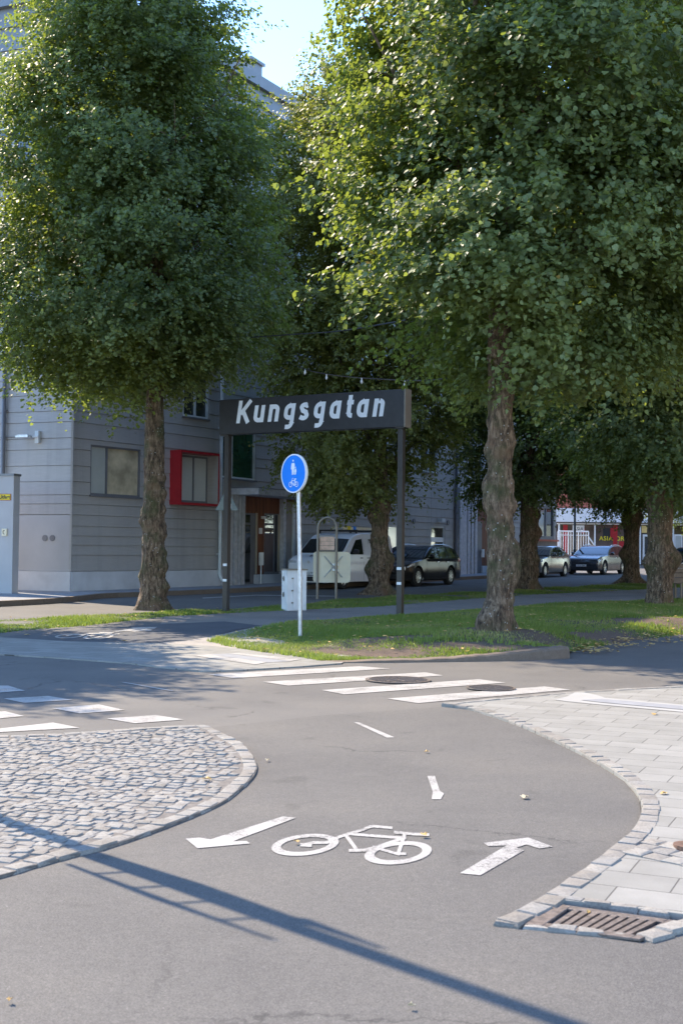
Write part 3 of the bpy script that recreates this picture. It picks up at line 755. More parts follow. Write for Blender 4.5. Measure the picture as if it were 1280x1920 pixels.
# tree 2 mound, general crown of the lawn
gB, blB, hB, insB, soB, bbB = terrain('lawn_mound', bndB, [(TREE2.x, TREE2.y+.2, .15, 1.6), (4.4, 24, .16, 2.5), (7.6, 28.5, .16, 2.6)],
    'lawn and bare soil between the path and the crossing',
    [(TREE2.x-.9, TREE2.y-2.0, 2.9, 1.3, .72), (TREE2.x, TREE2.y, .9, .9, 1), (4.3, 19.6, 1.5, 1.1, 1.1), (6.2,22.8,1.6,.9,1.0), (1.2,17.6,1.2,.35,.9), (8.6,26.2,1.2,1.5,.7), (-1.9,18.1,.4,.3,.5)], 125000)
tag(blB, 'short green grass on the lawn in front of the path', 'grass', kind='stuff')
bndA = wp([(-700,1215,0),(-300,1197,.0),(0,1187.5,.0),(60,1181,.0),(160,1174,.0),(250,1163.5,.0),(310,1157,0),(415,1151.5,.0),(580,1143.5,.0),(720,1137.5,.0),(860,1125.5,.0),(1000,1115.5,.0),(1210,1105.5,.0),(1400,1096,.0),(1600,1088,.0),
           (1600,1083.5,0),(1400,1087,.0),(1200,1093.5,.0),(1100,1099.5,.0),(1000,1104.5,.0),(960,1107,.0),(850,1113,.0),(760,1117.5,.0),(700,1121,.0),(620,1127,.0),(530,1137.5,.0),(415,1143.5,.0),(300,1148,.0),(250,1150,.0),(160,1156.5,.0),(0,1163.5,.0),(-300,1172,0),(-700,1186,0)])
gA, blA, hA, insA, soA, bbA = terrain('verge', bndA, [], 'strip of grass between the far street and the path', [(-4.2,27.3,.8,.7,.7), (1.2,37.5,.8,.7,.7),(-6,24.5,1.0,.25,.6)], 90000, step=.25)
tag(blA, 'short bright grass on the strip along the far street', 'grass', kind='stuff')
# gravelly tactile margin in front of the lawn
# leaf litter
def litter(n, fn, ins, bb, name, label, cluster=None):
    Q = []
    while len(Q) < n:
        q = np.array([[rng.uniform(bb[0], bb[2]), rng.uniform(bb[1], min(bb[3], 42))]])
        if cluster is not None:
            c = cluster[rng.integers(len(cluster))]; q = np.array([[rng.normal(c[0], c[2]), rng.normal(c[1], c[3])]])
        if ins is None or ins(q)[0]: Q.append(q[0])
    Q = np.array(Q); H, _ = fn(Q) if fn else (np.zeros(n), 0)
    vs = []; fs = []
    for (x, y), h in zip(Q, H):
        r_ = rng.uniform(.022, .045); a = rng.uniform(0, 6.28); k = len(vs); tz = rng.uniform(.0,.03)
        for i, rr in enumerate((1, .7, 1.1, .65, 1, .6)):
            t = a+i*math.pi/3; vs.append((x+r_*rr*math.cos(t), y+r_*rr*math.sin(t), h+.02+tz+rng.uniform(0,.02)))
        fs.append((k,k+1,k+2)); fs.append((k,k+2,k+3)); fs.append((k,k+3,k+4)); fs.append((k,k+4,k+5))
    o = fastmesh(name, np.array(vs), np.array(fs), np.zeros(len(vs)), M['deadleaf']); tag(o, label, 'leaf litter', kind='stuff')
litter(620, hB, insB, bbB, 'leaf_litter', 'yellow fallen leaves scattered over the front lawn')
litter(160, hA, insA, bbA, 'leaf_litter', 'yellow fallen leaves scattered over the grass strip by the street')
kE = G(1085,1225)
litter(330, None, None, bbB, 'leaf_litter', 'brown and yellow leaves drifted against the bank behind the kerb end', [(kE.x+.1,kE.y+.1,.22,.2),(G(1130,1213).x,G(1130,1213).y,.4,.25),(G(1200,1204).x,G(1200,1204).y,.5,.35),(G(1270,1193).x,G(1270,1193).y,.5,.4)])
# ------------------------------------------------------------------ trees
def interp(tab, z):
    for (a, ra), (b, rb) in zip(tab, tab[1:]):
        if z <= b: return ra+(rb-ra)*max(0, (z-a)/(b-a))
    return tab[-1][1]
def crown_mesh(name, seed, prof, ntw, nl, leaf, lump=.09, clear=None):
    g = np.random.default_rng(seed)
    zt = np.array([p[0] for p in prof]); rt = np.array([p[1] for p in prof]); z0, z1 = zt[0], zt[-1]
    # boughs
    nb = 420
    zz = []
    while len(zz) < nb:
        z_ = g.uniform(z0, z1)
        if g.uniform(0, rt.max()) < np.interp(z_, zt, rt)+.3: zz.append(z_)
    bz = np.array(zz); ba = g.uniform(0, 2*np.pi, nb); fr = 1-.75*g.uniform(0,1,nb)**1.7
    ph = g.uniform(0, 6.28, 6)
    L_ = 1+lump*(np.sin(3*ba+ph[0]+bz*.8)+.8*np.sin(5*ba-bz*1.5+ph[1])+.7*np.sin(2*ba+bz*2.3+ph[2]))/1.6+g.normal(0,.05,nb)
    br = np.interp(bz, zt, rt)*L_*fr
    bc = np.stack([br*np.cos(ba), br*np.sin(ba), bz], 1)
    k = g.integers(0, nb, ntw); base = bc[k]+g.normal(0, 1, (ntw,3))*np.array([.37,.37,.20])
    rad = np.hypot(base[:,0], base[:,1])+1e-6; out = np.stack([base[:,0]/rad, base[:,1]/rad, np.zeros(ntw)], 1)
    d = out*.8+g.normal(0,.55,(ntw,3))+np.array([0,0,-.12]); low = np.clip((z0+1.6-base[:,2])/1.6, 0, 1); d[:,2] -= low*.7
    hi = np.clip((base[:,2]-(z1-4))/4, 0, 1); d[:,2] += hi*.9
    d /= np.linalg.norm(d, axis=1)[:,None]; ln = g.uniform(.35,.85,ntw)
    t = (np.arange(nl)+.5)/nl
    P = base[:,None,:]+d[:,None,:]*(ln[:,None,None]*t[None,:,None]); P[...,2] -= (ln[:,None]*t[None]**2)*.22
    P += g.normal(0,.05,P.shape)
    P = P.reshape(-1,3); n = len(P)
    outl = np.repeat(out, nl, 0); nr = outl*.55+np.array([0,0,.65])+g.normal(0,.42,(n,3)); nr /= np.linalg.norm(nr,axis=1)[:,None]
    dl = np.repeat(d, nl, 0)+g.normal(0,.7,(n,3))+np.array([0,0,-.55]); dl -= nr*(dl*nr).sum(1)[:,None]; dl /= np.linalg.norm(dl,axis=1)[:,None]
    sd_ = np.cross(nr, dl); s = leaf*g.uniform(.6,1.15,n)
    shp = [(0,0,0),(.42,.10,.10),(.50,.50,.09),(0,1.05,-.04),(-.50,.50,.09),(-.42,.10,.10)]
    V = np.zeros((n,6,3))
    for i,(a,b,c) in enumerate(shp): V[:,i] = P+sd_*(a*s)[:,None]+dl*(b*s)[:,None]+nr*(c*s)[:,None]
    idx = np.arange(n)[:,None]*6
    F_ = np.concatenate([idx+np.array([0,1,2,3]), idx+np.array([0,3,4,5])], 1).reshape(-1,4)
    rn = np.clip(np.repeat(g.uniform(0,1,nb)[k]*.45, nl)+g.uniform(0,.5,n), 0, .95); odd = g.uniform(0,1,n) > .9965; rn[odd] = g.uniform(.97,1,odd.sum())
    if clear is not None:
        keep = clear(P); V = V[keep]; rn = rn[keep]; n = len(V); idx = np.arange(n)[:,None]*6
        F_ = np.concatenate([idx+np.array([0,1,2,3]), idx+np.array([0,3,4,5])], 1).reshape(-1,4)
    o = fastmesh(name, V.reshape(-1,3), F_, np.repeat(rn, 6), M['leaf'])
    return o
def trunk_mesh(name, seed, tab, top, burls, flare=.25, lean=(0,0)):
    g = np.random.default_rng(seed); nz, na = 150, 64; vs = []
    rb_ = [(g.uniform(.1, top*.8), g.uniform(0, 6.28), g.uniform(.008,.032), g.uniform(.03,.08), g.uniform(.15,.4)) for _ in range(34)]
    burls = [(a_, b_, c_*.75, d_, e_) for a_, b_, c_, d_, e_ in burls]
    for i in range(nz):
        z_ = -.15+(top+.15)*i/(nz-1)
        for k in range(na):
            a = 2*math.pi*k/na; r_ = interp(tab, z_)
            r_ *= 1+.03*math.sin(3*a+z_*.5+seed)+.02*math.sin(7*a+z_*.7)+.02*math.sin(13*a-z_*3)
            if z_ < .35: r_ += flare*max(0, (.35-z_)/.5)**1.6*(.6+.5*math.sin(5*a+seed))
            for (bz_, ba_, am, sz, sa) in burls+rb_:
                da = (a-ba_+math.pi) % (2*math.pi)-math.pi; r_ += am*math.exp(-((z_-bz_)/sz)**2-(da/sa)**2)
            r_ += g.normal(0, .004)
            vs.append((r_*math.cos(a)+lean[0]*z_, r_*math.sin(a)+lean[1]*z_, z_))
    fs = [(i*na+k, i*na+(k+1)%na, (i+1)*na+(k+1)%na, (i+1)*na+k) for i in range(nz-1) for k in range(na)]+[tuple((nz-1)*na+k for k in range(na))]
    mb = MB(); mb.add(vs, fs); return mb.build(name, M['bark'], smooth=60)
def limbs(name, seed, z0, z1, rmax, n=14, r0=.16):
    g = random.Random(seed); mb = MB()
    mb.tube([(0,0,z0-.4),(.05,.02,z0+2),(-.08,.05,z0+5),(.02,0,z1-1.5)], [r0*1.05,r0*.85,r0*.55,.02], 8)
    for i in range(n):
        zb = z0+ (z1-z0-4)*i/n; a = i*2.4+g.uniform(-.3,.3); l = rmax*g.uniform(.6,.9)
        p0 = Vector((0,0,zb)); p1 = p0+Vector((math.cos(a)*l*.4, math.sin(a)*l*.4, l*.35)); p2 = p0+Vector((math.cos(a+.2)*l*.75, math.sin(a+.2)*l*.75, l*.75)); p3 = p0+Vector((math.cos(a+.1)*l, math.sin(a+.1)*l, l*1.25))
        rr = r0*.55*(1-.5*i/n); mb.tube([p0,p1,p2,p3], [rr,rr*.7,rr*.45,.012], 6)
        for q in (p1, p2):
            for s_ in (-1,1): e = q+Vector((math.cos(a+s_*.9), math.sin(a+s_*.9), g.uniform(-.1,.7)))*l*.4; mb.tube([q,(q+e)/2+Vector((0,0,.06)),e], [rr*.35,rr*.2,.006], 5)
    return mb.build(name, M['bark'], smooth=60)
def make_tree(loc, rz, label, trunk, crown, branches, group='pollarded lime trees along the path'):
    t = thing('lime_tree', loc, 0, label, 'tree', group)
    for o, first in ((trunk, 0), (branches, 0), (crown, 1)):
        o.parent = t
        if first: o.rotation_euler = (0,0,rz)
    return t
CAMA = -math.pi/2   # angle that faces the camera
# burls: (z, angle, amp, size z, size angle); angle 0 = right in the picture, pi = left
T1 = G(285, 1142, .02); T2 = Vector((TREE2.x, TREE2.y, .12)); T3 = G(711, 1114, .02); T4 = G(990, 1104, .02); T5 = G(1184, 1094, .02); T6 = G(1237, 1137, .1)
profA = [(5.0,1.2),(5.5,2.3),(6.4,3.05),(7.7,3.1),(10,2.65),(12.5,2.1),(14.5,1.6),(16,.9),(16.8,.3)]
profB = [(4.1,1.3),(4.5,2.2),(5.4,2.75),(7.5,2.85),(9,2.9),(11,3.1),(13,3.0),(14.5,2.3),(16,1.0),(16.8,.3)]
profC = [(3.1,.9),(3.5,1.7),(4.4,2.4),(6.5,2.7),(9,2.7),(11.5,2.4),(13.5,1.8),(14.8,1.0),(15.5,.3)]

def pruned(off, rot=0):
    # foliage is clipped back where it would hang in front of the street name beam
    def f(P):
        W_ = P+np.array(off); d = W_-np.array(tuple(CAMP)); z_ = d@np.array(tuple(Fv)); x_ = 640+FPX*(d@np.array(tuple(Rv)))/z_; y_ = 960-FPX*(d@np.array(tuple(Uv)))/z_
        return ~((x_ > 405) & (x_ < 772) & (y_ > 738-np.clip((x_-440)/25,0,1)*6) & (y_ < 830))
    return f
cA = crown_mesh('crown', 11, profA, 12000, 24, .080, clear=pruned((T1.x-.75, T1.y, T1.z))); cB = crown_mesh('crown', 23, profB, 14500, 24, .080, clear=pruned((T2.x+.95, T2.y, T2.z))); cA.location = (-.75,0,0); cB.location = (.95,0,0); cC = crown_mesh('crown', 37, profC, 8500, 24, .085)
t1 = trunk_mesh('trunk', 1, [(-.15,.34),(0,.31),(.5,.26),(1.6,.235),(2.6,.22),(3.6,.215),(4.2,.20),(5.2,.16)], 5.3,
    [(.72,math.pi+.3,.09,.16,.55),(.50,0,.16,.13,.5),(.95,-.15,.13,.16,.55),(1.25,-.3,.07,.12,.6),(.2,2.8,.05,.15,.6),(1.35,math.pi+.1,.0,.1,.5),(1.95,math.pi+.2,.13,.15,.5),(2.15,math.pi-.2,.08,.12,.4),(1.65,0,.08,.1,.4),(1.85,.1,.07,.08,.4),(2.2,-.1,.07,.1,.4),(2.55,-.1,.10,.12,.5),(2.9,0,.07,.1,.5),(1.4,CAMA,.06,.25,.6),(2.4,CAMA+.5,.05,.2,.5)])
t2 = trunk_mesh('trunk', 2, [(-.15,.27),(0,.23),(.6,.19),(1.6,.18),(2.6,.17),(3.4,.175),(4.2,.17),(5.5,.15)], 5.6,
    [(.22,math.pi+.2,.17,.20,.75),(.30,CAMA-.4,.14,.2,.8),(1.05,.1,.15,.20,.6),(1.30,-.2,.13,.16,.6),(.85,0,.08,.15,.6),(1.95,.1,.12,.13,.5),(2.2,.0,.05,.1,.5),(2.25,math.pi,.13,.14,.5),(2.0,math.pi+.2,.12,.14,.5),(2.75,math.pi-.1,.10,.12,.4),(2.9,0,.08,.2,.5),(3.6,.1,.06,.15,.5),(1.6,.2,.05,.1,.6),(1.1,CAMA+.7,.08,.3,.4),(.55,CAMA+.9,-.07,.35,.22)], lean=(-.005,0))
t3 = trunk_mesh('trunk', 3, [(-.15,.42),(0,.38),(.3,.30),(1.0,.25),(2.0,.235),(3.0,.22),(4.2,.19)], 4.4,
    [(.75,math.pi,.24,.24,.7),(1.05,0,.26,.22,.65),(.95,CAMA,.14,.25,.8),(.75,-.3,.14,.16,.6),(2.3,math.pi,.20,.18,.6),(2.55,0,.16,.18,.6),(2.2,.1,.06,.1,.5),(1.6,math.pi,.05,.2,.5)], flare=.5)
t4 = trunk_mesh('trunk', 4, [(-.15,.36),(0,.33),(1.0,.29),(2.0,.27),(3.5,.25),(4.2,.2)], 4.4, [(1.9,0,.26,.25,.6),(2.5,.1,.22,.2,.5),(1.0,0,.14,.2,.6),(1.3,math.pi,.12,.2,.6),(.6,.2,.1,.2,.5)], flare=.35)
t5 = trunk_mesh('trunk', 5, [(-.15,.44),(0,.38),(.5,.31),(1.5,.27),(2.6,.32),(3.2,.27),(4.2,.2)], 4.4, [(1.15,math.pi,.32,.26,.6),(2.5,math.pi,.14,.3,.6),(2.6,0,.18,.25,.6),(1.2,CAMA,.1,.3,.6)], flare=.6)
t6 = trunk_mesh('trunk', 6, [(-.15,.33),(0,.32),(.5,.30),(1.5,.27),(2.4,.29),(3.4,.29),(4.2,.2)], 4.4, [(1.05,math.pi,.20,.2,.6),(1.1,0,.26,.26,.6),(1.25,-.3,.1,.2,.5),(1.8,math.pi,.05,.15,.5),(2.5,math.pi,.09,.15,.5),(2.75,0,.06,.2,.5),(1.2,CAMA,.12,.25,.7)], flare=.12)
b1 = limbs('branches', 1, 4.8, 14.5, 2.1); b2 = limbs('branches', 2, 5.0, 14.0, 2.5, r0=.16); b3 = limbs('branches', 3, 3.6, 14.5, 2.7)
make_tree(T1, 0, 'lime tree with dense full crown standing in front of the red framed window', t1, cA, b1)
make_tree(T2, 0, 'largest, nearest lime tree, its knobbly trunk standing near the end of the brown kerb', t2, cB, b2)
def cp(o): c = o.copy(); COL.objects.link(c); return c
profD = [(2.9,.9),(3.4,1.7),(4.4,2.4),(6.5,2.8),(9,3.05),(12,3.1),(13.8,2.6),(15,1.6),(15.6,.6)]
cD = crown_mesh('crown', 51, profD, 9000, 24, .085); cD.location = (-.6,0,0); cD.data.materials[0] = M['leaf_backlit_tint']
make_tree(T3, 0.4, 'lime tree with a backlit tint painted into its leaves and a bulging mossy trunk between the white van and the black car', t3, cD, b3)
make_tree(T4, 2.1, 'lime tree with a dark trunk half hidden behind the nearest trunk, beside the silver saloon', t4, cp(cC), cp(b3))
make_tree(T5, 3.3, 'lime tree farthest along the street edge, trunk covering the rear of the grey estate car', t5, cp(cC), cp(b3))
extras_ = [(19,44),(24.5,54),(30,64.5),(36,76)]
make_tree(T6, 4.4, 'lime tree with two round burls on its trunk beside the wooden bench', t6, cp(cC), cp(b3))
def extra(loc, rz, label, s=1.0, sz=1.0, tr=None):
    t = thing('lime_tree', loc, 0, label, 'tree', 'pollarded lime trees along the path')
    for src in (tr or t5, b3, cC):
        c = cp(src); c.parent = t
        if src is cC: c.rotation_euler = (0,0,rz)
    t.scale = (s, s, sz); return t
extra((12.6,38.5,.07), 1.0, 'lime tree whose crown fills the right edge behind the burled trunk')
extra((18.3,64.5,.27), 5.0, 'lime tree farther down the street, past the grey estate car')

extra((-11.6,20.9,0), .6, 'low lime tree off the left edge shading the road', 1.35, .72, t3)

for (x_, y_), l_ in zip(extras_, ['nearest', 'second nearest', 'third nearest', 'farthest']):
    extra((x_, y_, gz(y_)), x_, 'lime tree beyond the right edge, '+l_+' of four mirrored in car windows', 1.05, .9)

bpy.data.objects.remove(cC)
# ------------------------------------------------------------------ grey clad building
P1 = G(131, 1109, .12); P2 = G(412, 1098, .12)
uA = (P2-P1); uA.z = 0; uA.normalize(); nA = Vector((uA.y, -uA.x, 0))
thB = R(29.3); uB = Vector((math.sin(thB), math.cos(thB), 0)); nB = Vector((uB.y, -uB.x, 0))
uL = Vector((.92, -.39, 0)).normalized(); nL = Vector((uL.y, -uL.x, 0))
LL = 3.6; P0 = P1 - uL*LL
q = onplane(1042, 1000, P2, nB); LB = (q-P2).dot(uB); P3 = P2+uB*LB
LA = (P2-P1).dot(uA); ZT = 17.1
bld = thing('office_building', (P1.x, P1.y, gz(P1.y)), 0, 'blue grey board clad building with a red framed window behind the trees', 'building')
class Fac:
    def __init__(s, P, u, n): s.P = Vector((P.x, P.y, 0)); s.u = u; s.n = n
    def pt(s, t, z, o=0): return s.P + s.u*t + s.n*o + up*z
    def px(s, x, y, o=0): p = onplane(x, y, s.P+s.n*o, s.n); return (p-s.P).dot(s.u), p.z
    def rect(s, x0, y0, x1, y1, o=0):
        ym = (y0+y1)/2; xm = (x0+x1)/2
        return s.px(x0, ym, o)[0], s.px(x1, ym, o)[0], s.px(xm, y1, o)[1], s.px(xm, y0, o)[1]
    def box(s, mb, t0, t1, z0, z1, o0, o1): mb.box(s.pt((t0+t1)/2, (z0+z1)/2, (o0+o1)/2), (t1-t0, o1-o0, z1-z0), s.u, s.n, up)
FA, FB, FL = Fac(P1, uA, nA), Fac(P2, uB, nB), Fac(P0, uL, nL)
boards = [.70,1.145,1.42,1.68,1.95,2.26,2.56,2.81,3.18,3.62,4.07,4.38,4.83]
rb = random.Random(3)
while boards[-1] < 15.4: boards.append(boards[-1]+rb.choice([.27,.31,.37,.42,.45]))
boards[-1] = 15.5
def clad(fac, length, zb, openings, skip=None, name='wall', joints=()):
    ts = sorted({0, length, *[v for o in openings for v in o[:2] if 0 < v < length], *joints})
    mb = MB()
    for t0, t1 in zip(ts, ts[1:]):
        tm = (t0+t1)/2; ops = [o for o in openings if o[0] <= tm <= o[1]]
        g0 = .014 if t0 in joints else 0; 
        for za, zc in zip(boards, boards[1:]):
            if skip and zc <= skip+.01: continue
            segs = [(za, zc)]
            for o in ops:
                ns_ = []
                for a, b in segs:
                    if o[3] <= a or o[2] >= b: ns_.append((a, b)); continue
                    if a < o[2]: ns_.append((a, o[2]))
                    if b > o[3]: ns_.append((o[3], b))
                segs = ns_
            for a, b in segs:
                def off(z_): return .018*(1-(z_-za)/(zc-za))
                a = a+.009 if a == za and b-a > .05 else a
                c = [fac.pt(t0+g0, a, off(a)), fac.pt(t1, a, off(a)), fac.pt(t1, b, off(b)), fac.pt(t0+g0, b, off(b))]
                bk = [fac.pt(t0+g0, a, -.14), fac.pt(t1, a, -.14), fac.pt(t1, b, -.14), fac.pt(t0+g0, b, -.14)]
                mb.add(c+bk, [(0,1,2,3),(0,4,5,1),(3,2,6,7),(0,3,7,4),(1,5,6,2)])
    return under(mb.build(name, M['clad']), bld)
def window(fac, r, fw=.07, rec=.06, frame='frame_grey', pane='glass', mull=(), trans=(), sill=True, panes=None, proud=0.0, nm='window'):
    t0, t1, z0, z1 = r; mb = MB()
    o1 = proud if proud else -.01; o0 = -.14
    fac.box(mb, t0, t0+fw, z0, z1, o0, o1); fac.box(mb, t1-fw, t1, z0, z1, o0, o1)
    fac.box(mb, t0+fw, t1-fw, z1-fw, z1, o0, o1); fac.box(mb, t0+fw, t1-fw, z0, z0+fw, o0, o1)
    xs = [t0+fw]+[t0+(t1-t0)*m_ for m_ in mull]+[t1-fw]
    for m_ in mull: fac.box(mb, t0+(t1-t0)*m_-fw*.5, t0+(t1-t0)*m_+fw*.5, z0+fw, z1-fw, o0, o1-.004)
    for m_ in trans: fac.box(mb, t0+fw, t1-fw, z0+(z1-z0)*m_-fw*.35, z0+(z1-z0)*m_+fw*.35, o0, o1-.008)
    wo = under(mb.build(nm, M[frame]), bld)
    for i in range(len(xs)-1):
        pm = MB(); fac.box(pm, xs[i]-.001, xs[i+1]+.001, z0+fw*.9, z1-fw*.9, -.10, o1-rec)
        p = pm.build('pane', M[(panes or {}).get(i, pane)]); p.parent = wo; p.matrix_parent_inverse = wo.matrix_world.inverted() if False else Matrix.Translation(-Vector(bld.location)) @ Matrix.Identity(4)
        p.matrix_parent_inverse = Matrix.Identity(4)
    if sill:
        sm_ = MB(); fac.box(sm_, t0-.03, t1+.03, z0-.05, z0-.003, -.1, .07); p = sm_.build('sill', M['frame_grey']); p.parent = wo; p.matrix_parent_inverse = Matrix.Identity(4)
    return wo
opA = [FA.rect(169,838,263,930), FA.rect(322,854,390,942), FA.rect(343,700,391,783)]
for zf in (8.2, 11.7): 
    opA += [(1.2,2.9,zf,zf+1.6), (5.2-1.2,5.2,zf,zf+1.6)]
opB = [FB.rect(415,770,479,898), FB.rect(432,931,556,1110), FB.rect(807,986,833,1088), FB.rect(725,984,747,1100), FB.rect(873,944,930,1085), FB.rect(985,948,1038,1009)]
e1r = opB[1]; opB[1] = (e1r[0], e1r[1], 0, e1r[3]); opB[2] = (*opB[2][:2], 0, opB[2][3]); opB[3] = (*opB[3][:2], 0, opB[3][3]); opB[4] = (*opB[4][:2], 0, opB[4][3])
for zf in (4.7, 8.2, 11.7):
    for t_ in (4.5, 9.5, 14.5, 19.5, 24.5):
        if zf > 4.8 or t_ > 6: opB.append((t_, t_+1.7, zf, zf+1.6))
clad(FA, LA-.03, 0, opA); clad(FB, LB, 0, opB, joints=(4.1, 11.6, 15.6, 21.0, 26.0)); clad(FL, LL, 0, [(.6,2.2,8.2,9.8),(.6,2.2,11.7,13.3)], skip=2.26)
zb0 = gz(P1.y)
# corner strip, flat panel low on the left facet, plinths
mb = MB(); FL.box(mb, LL-3.6, LL-.02, .70, 2.25, -.14, .018); pn = under(mb.build('wall_panel', plain('smooth blue grey panel', (.29,.288,.295), .5, var=.08, scale=1.2)), bld)
for xx in (85, 99):
    t, z_ = FL.px(xx, 1009); mv = MB(); c = FL.pt(t, z_, .018); mv.tube([c, c+nL*.02], .085, 20); v_ = mv.build('vent_cover', M['frame_grey']); under(v_, bld)
mb = MB(); mb.box(P1+up*(9-P1.z)+ (nA+nL).normalized()*.0, (.06,.06,16.6)); under(mb.build('corner_strip', M['clad']), bld)
def plinth(fac, a, b, h=.70):
    m_ = MB(); fac.box(m_, a, b, -.1, h-.006, -.14, .05); return under(m_.build('plinth', M['plinth']), bld)
plinth(FL, 0, LL+.03); plinth(FA, .02, LA-.02)
prev = .03
for o_ in sorted([opB[1], opB[2], opB[3], opB[4]]):
    plinth(FB, prev, o_[0]-.01, .72 if prev > 1 else .70); prev = o_[1]+.01
plinth(FB, prev, LB)
# solid body behind the cladding, top bands, roof
back = [P0-nL*.15, P1-(nA+nL)*.1, P2-(nA+nB)*.1, P3-nB*.15]
far = [P3-nB*14, P2-nB*16+uB*3, P1+Vector((-1.5,14,0)), P0+Vector((-.5,9,0))]
mb = MB(); mb.prism([Vector((p.x,p.y,-.2)) for p in back+far], up, 16.9); under(mb.build('building_body', M['plinth']), bld)
def cornice(a, b, n_):
    m_ = MB(); u_ = (b-a).normalized(); l_ = (b-a).length; c = (a+b)/2; c.z = 0
    for z0, z1, o in ((15.5,15.62,.06),(15.62,16.15,.02),(16.15,16.25,.10),(16.25,16.72,.05),(16.72,17.1,.22)):
        m_.box(c+n_*(o-.15)/2+up*(z0+z1)/2, (l_+o*.6, o+.15, z1-z0-.002), u_, n_)
    return under(m_.build('cornice', M['roofmetal']), bld)
cornice(P0, P1, nL); cornice(P1, P2, nA); cornice(P2, P3, nB)
mb = MB(); c = FB.pt(FB.px(492,150)[0], 17.3, -.6); mb.box(c, (.7,.7,1.1), uB, nB); mb.box(c+up*.5, (.85,.85,.1), uB, nB); under(mb.build('roof_vent_box', M['roofmetal']), bld)
# windows
M['reflectpane'] = glass('pane with painted beige reflection', (.58,.49,.34), .05, .45)  # reflection of the sunlit beige building opposite, painted into the pane colour
window(FA, opA[0], panes={0:'blind',1:'reflectpane'}, mull=(.33,), fw=.05, rec=.05)
window(FA, opA[2], mull=(.5,), frame='frame_light', fw=.06, pane='glass')
w_ = window(FA, opA[1], panes={0:'whiteblind',1:'whiteblind'}, mull=(.60,), fw=.06, rec=.03)
t0, t1, z0, z1 = opA[1]; mb = MB(); D_ = .42; k = .05
FA.box(mb, t0-.10, t0-.02, z0-.10, z1+.10, -.05, D_); FA.box(mb, t1+.02, t1+.05, z0-.10, z1+.10, -.05, D_)
FA.box(mb, t0-.02, t1+.02, z1+.03, z1+.10, -.05, D_); FA.box(mb, t0-.02, t1+.02, z0-.10, z0-.03, -.05, D_)
p = mb.build('window_surround', M['red']); p.parent = w_; p['label'] = 'bright red box frame projecting round the window'
mb = MB(); FA.box(mb, t1-.02, t1+.018, z0-.028, z1+.028, -.04, D_-.02); p = mb.build('surround_lining', M['clad']); p.parent = w_
for o_ in opA[3:]: window(FA, o_, mull=(.5,), frame='frame_light')
window(FB, opB[0], mull=(.32,), frame='frame_light', panes={0:'glass',1:'greenglass'}, fw=.055)
window(FB, opB[5], mull=(.25,.72), frame='frame_grey', panes={0:'glass',1:'blind',2:'glass'}, fw=.12)
for o_ in opB[6:]: window(FB, o_, mull=(.5,), frame='frame_light')
for o_ in [(.6,2.2,8.2,9.8),(.6,2.2,11.7,13.3)]: window(FL, o_, mull=(.5,), frame='frame_light')
t0,t1,z0,z1 = opB[5]; mb = MB(); FB.box(mb, t0-.5, t1+.4, z0-.16, z0-.06, -.05, .16); p = mb.build('window_ledge', plain('brick red ledge', (.42,.12,.07), .7)); under(p, bld)
mb = MB(); FB.box(mb, t0-.5, LB-.02, .72, z0-.17, .03, .05); under(mb.build('wall_panel', plain('brown grey panel', (.20,.17,.155), .7)), bld)
# doors in the long wall
def door(fac, o_, label, frame, pane, zb):
    t0,t1,z0,z1 = o_; m_ = MB(); w__ = .09
    fac.box(m_, t0, t0+w__, zb, z1, -.14, -.02); fac.box(m_, t1-w__, t1, zb, z1, -.14, -.02); fac.box(m_, t0+w__, t1-w__, z1-w__, z1, -.14, -.02); fac.box(m_, t0+w__, t1-w__, zb, zb+.2, -.14, -.02)
    d = under(m_.build('door', M[frame]), bld); d['label'] = label
    m_ = MB(); fac.box(m_, t0+w__, t1-w__, zb+.2, z1-w__, -.10, -.05); p = m_.build('pane', M[pane]); p.parent = d
    m_ = MB(); fac.box(m_, t1-w__*.75, t1-w__*.35, zb+1.0, zb+1.25, -.02, .03); p = m_.build('handle', M['galv']); p.parent = d
    return d
door(FB, opB[2], 'pale framed door with a glazed panel behind the black car', 'frame_light', 'glass', .25)
door(FB, opB[3], 'closed off-white door left of the black car', 'offwhite', 'whiteblind', .22)
t0,t1,z0,z1 = opB[2]; mb = MB(); FB.box(mb, t0+.09, t1-.09, 1.75, 1.95, -.05, -.035); under(mb.build('door_notice', M['signwhite']), bld)
# entrances with wood lined recess, timber fins and canopy
def entrance(fac, o_, fins, depth, label, canopy=True, wood_t=None, zb=.25):
    t0,t1,_,z1 = o_
    dk = MB(); fac.box(dk, t0-.02, t1+.02, zb-.3, z1, -depth-.1, -depth); b_ = under(dk.build('recess_wall', M['wood']), bld); b_['label'] = label
    sdm = MB(); fac.box(sdm, t0-.06, t0, zb-.2, z1, -depth, -.02); fac.box(sdm, t1, t1+.06, zb-.2, z1, -depth, -.02); fac.box(sdm, t0, t1, z1-.002, z1+.05, -depth, -.02); under(sdm.build('recess_lining', M['grey_wood']), bld)
    for k_, (a, b) in enumerate(fins):
        m_ = MB(); fac.box(m_, a, b, zb-.2, z1-.01, -.12, .10); under(m_.build('timber_fin', M['grey_wood']), bld)
body = bpy.data.objects['building_body']
entrance(FB, opB[1], [], .10, 'upright red brown timber strips lining the entrance')
f1 = [FB.px(a, 1010, .1)[0] for a in (426,434.5,438,443.5,445.5,450,452,457.5)]
t0,t1,_,z1 = opB[1]
fm = MB()
for a, b in zip(f1[::2], f1[1::2]):
    m_ = MB(); FB.box(m_, a, b, .05, z1-.01, .01, .14); under(m_.build('timber_fin', M['grey_wood']), bld)
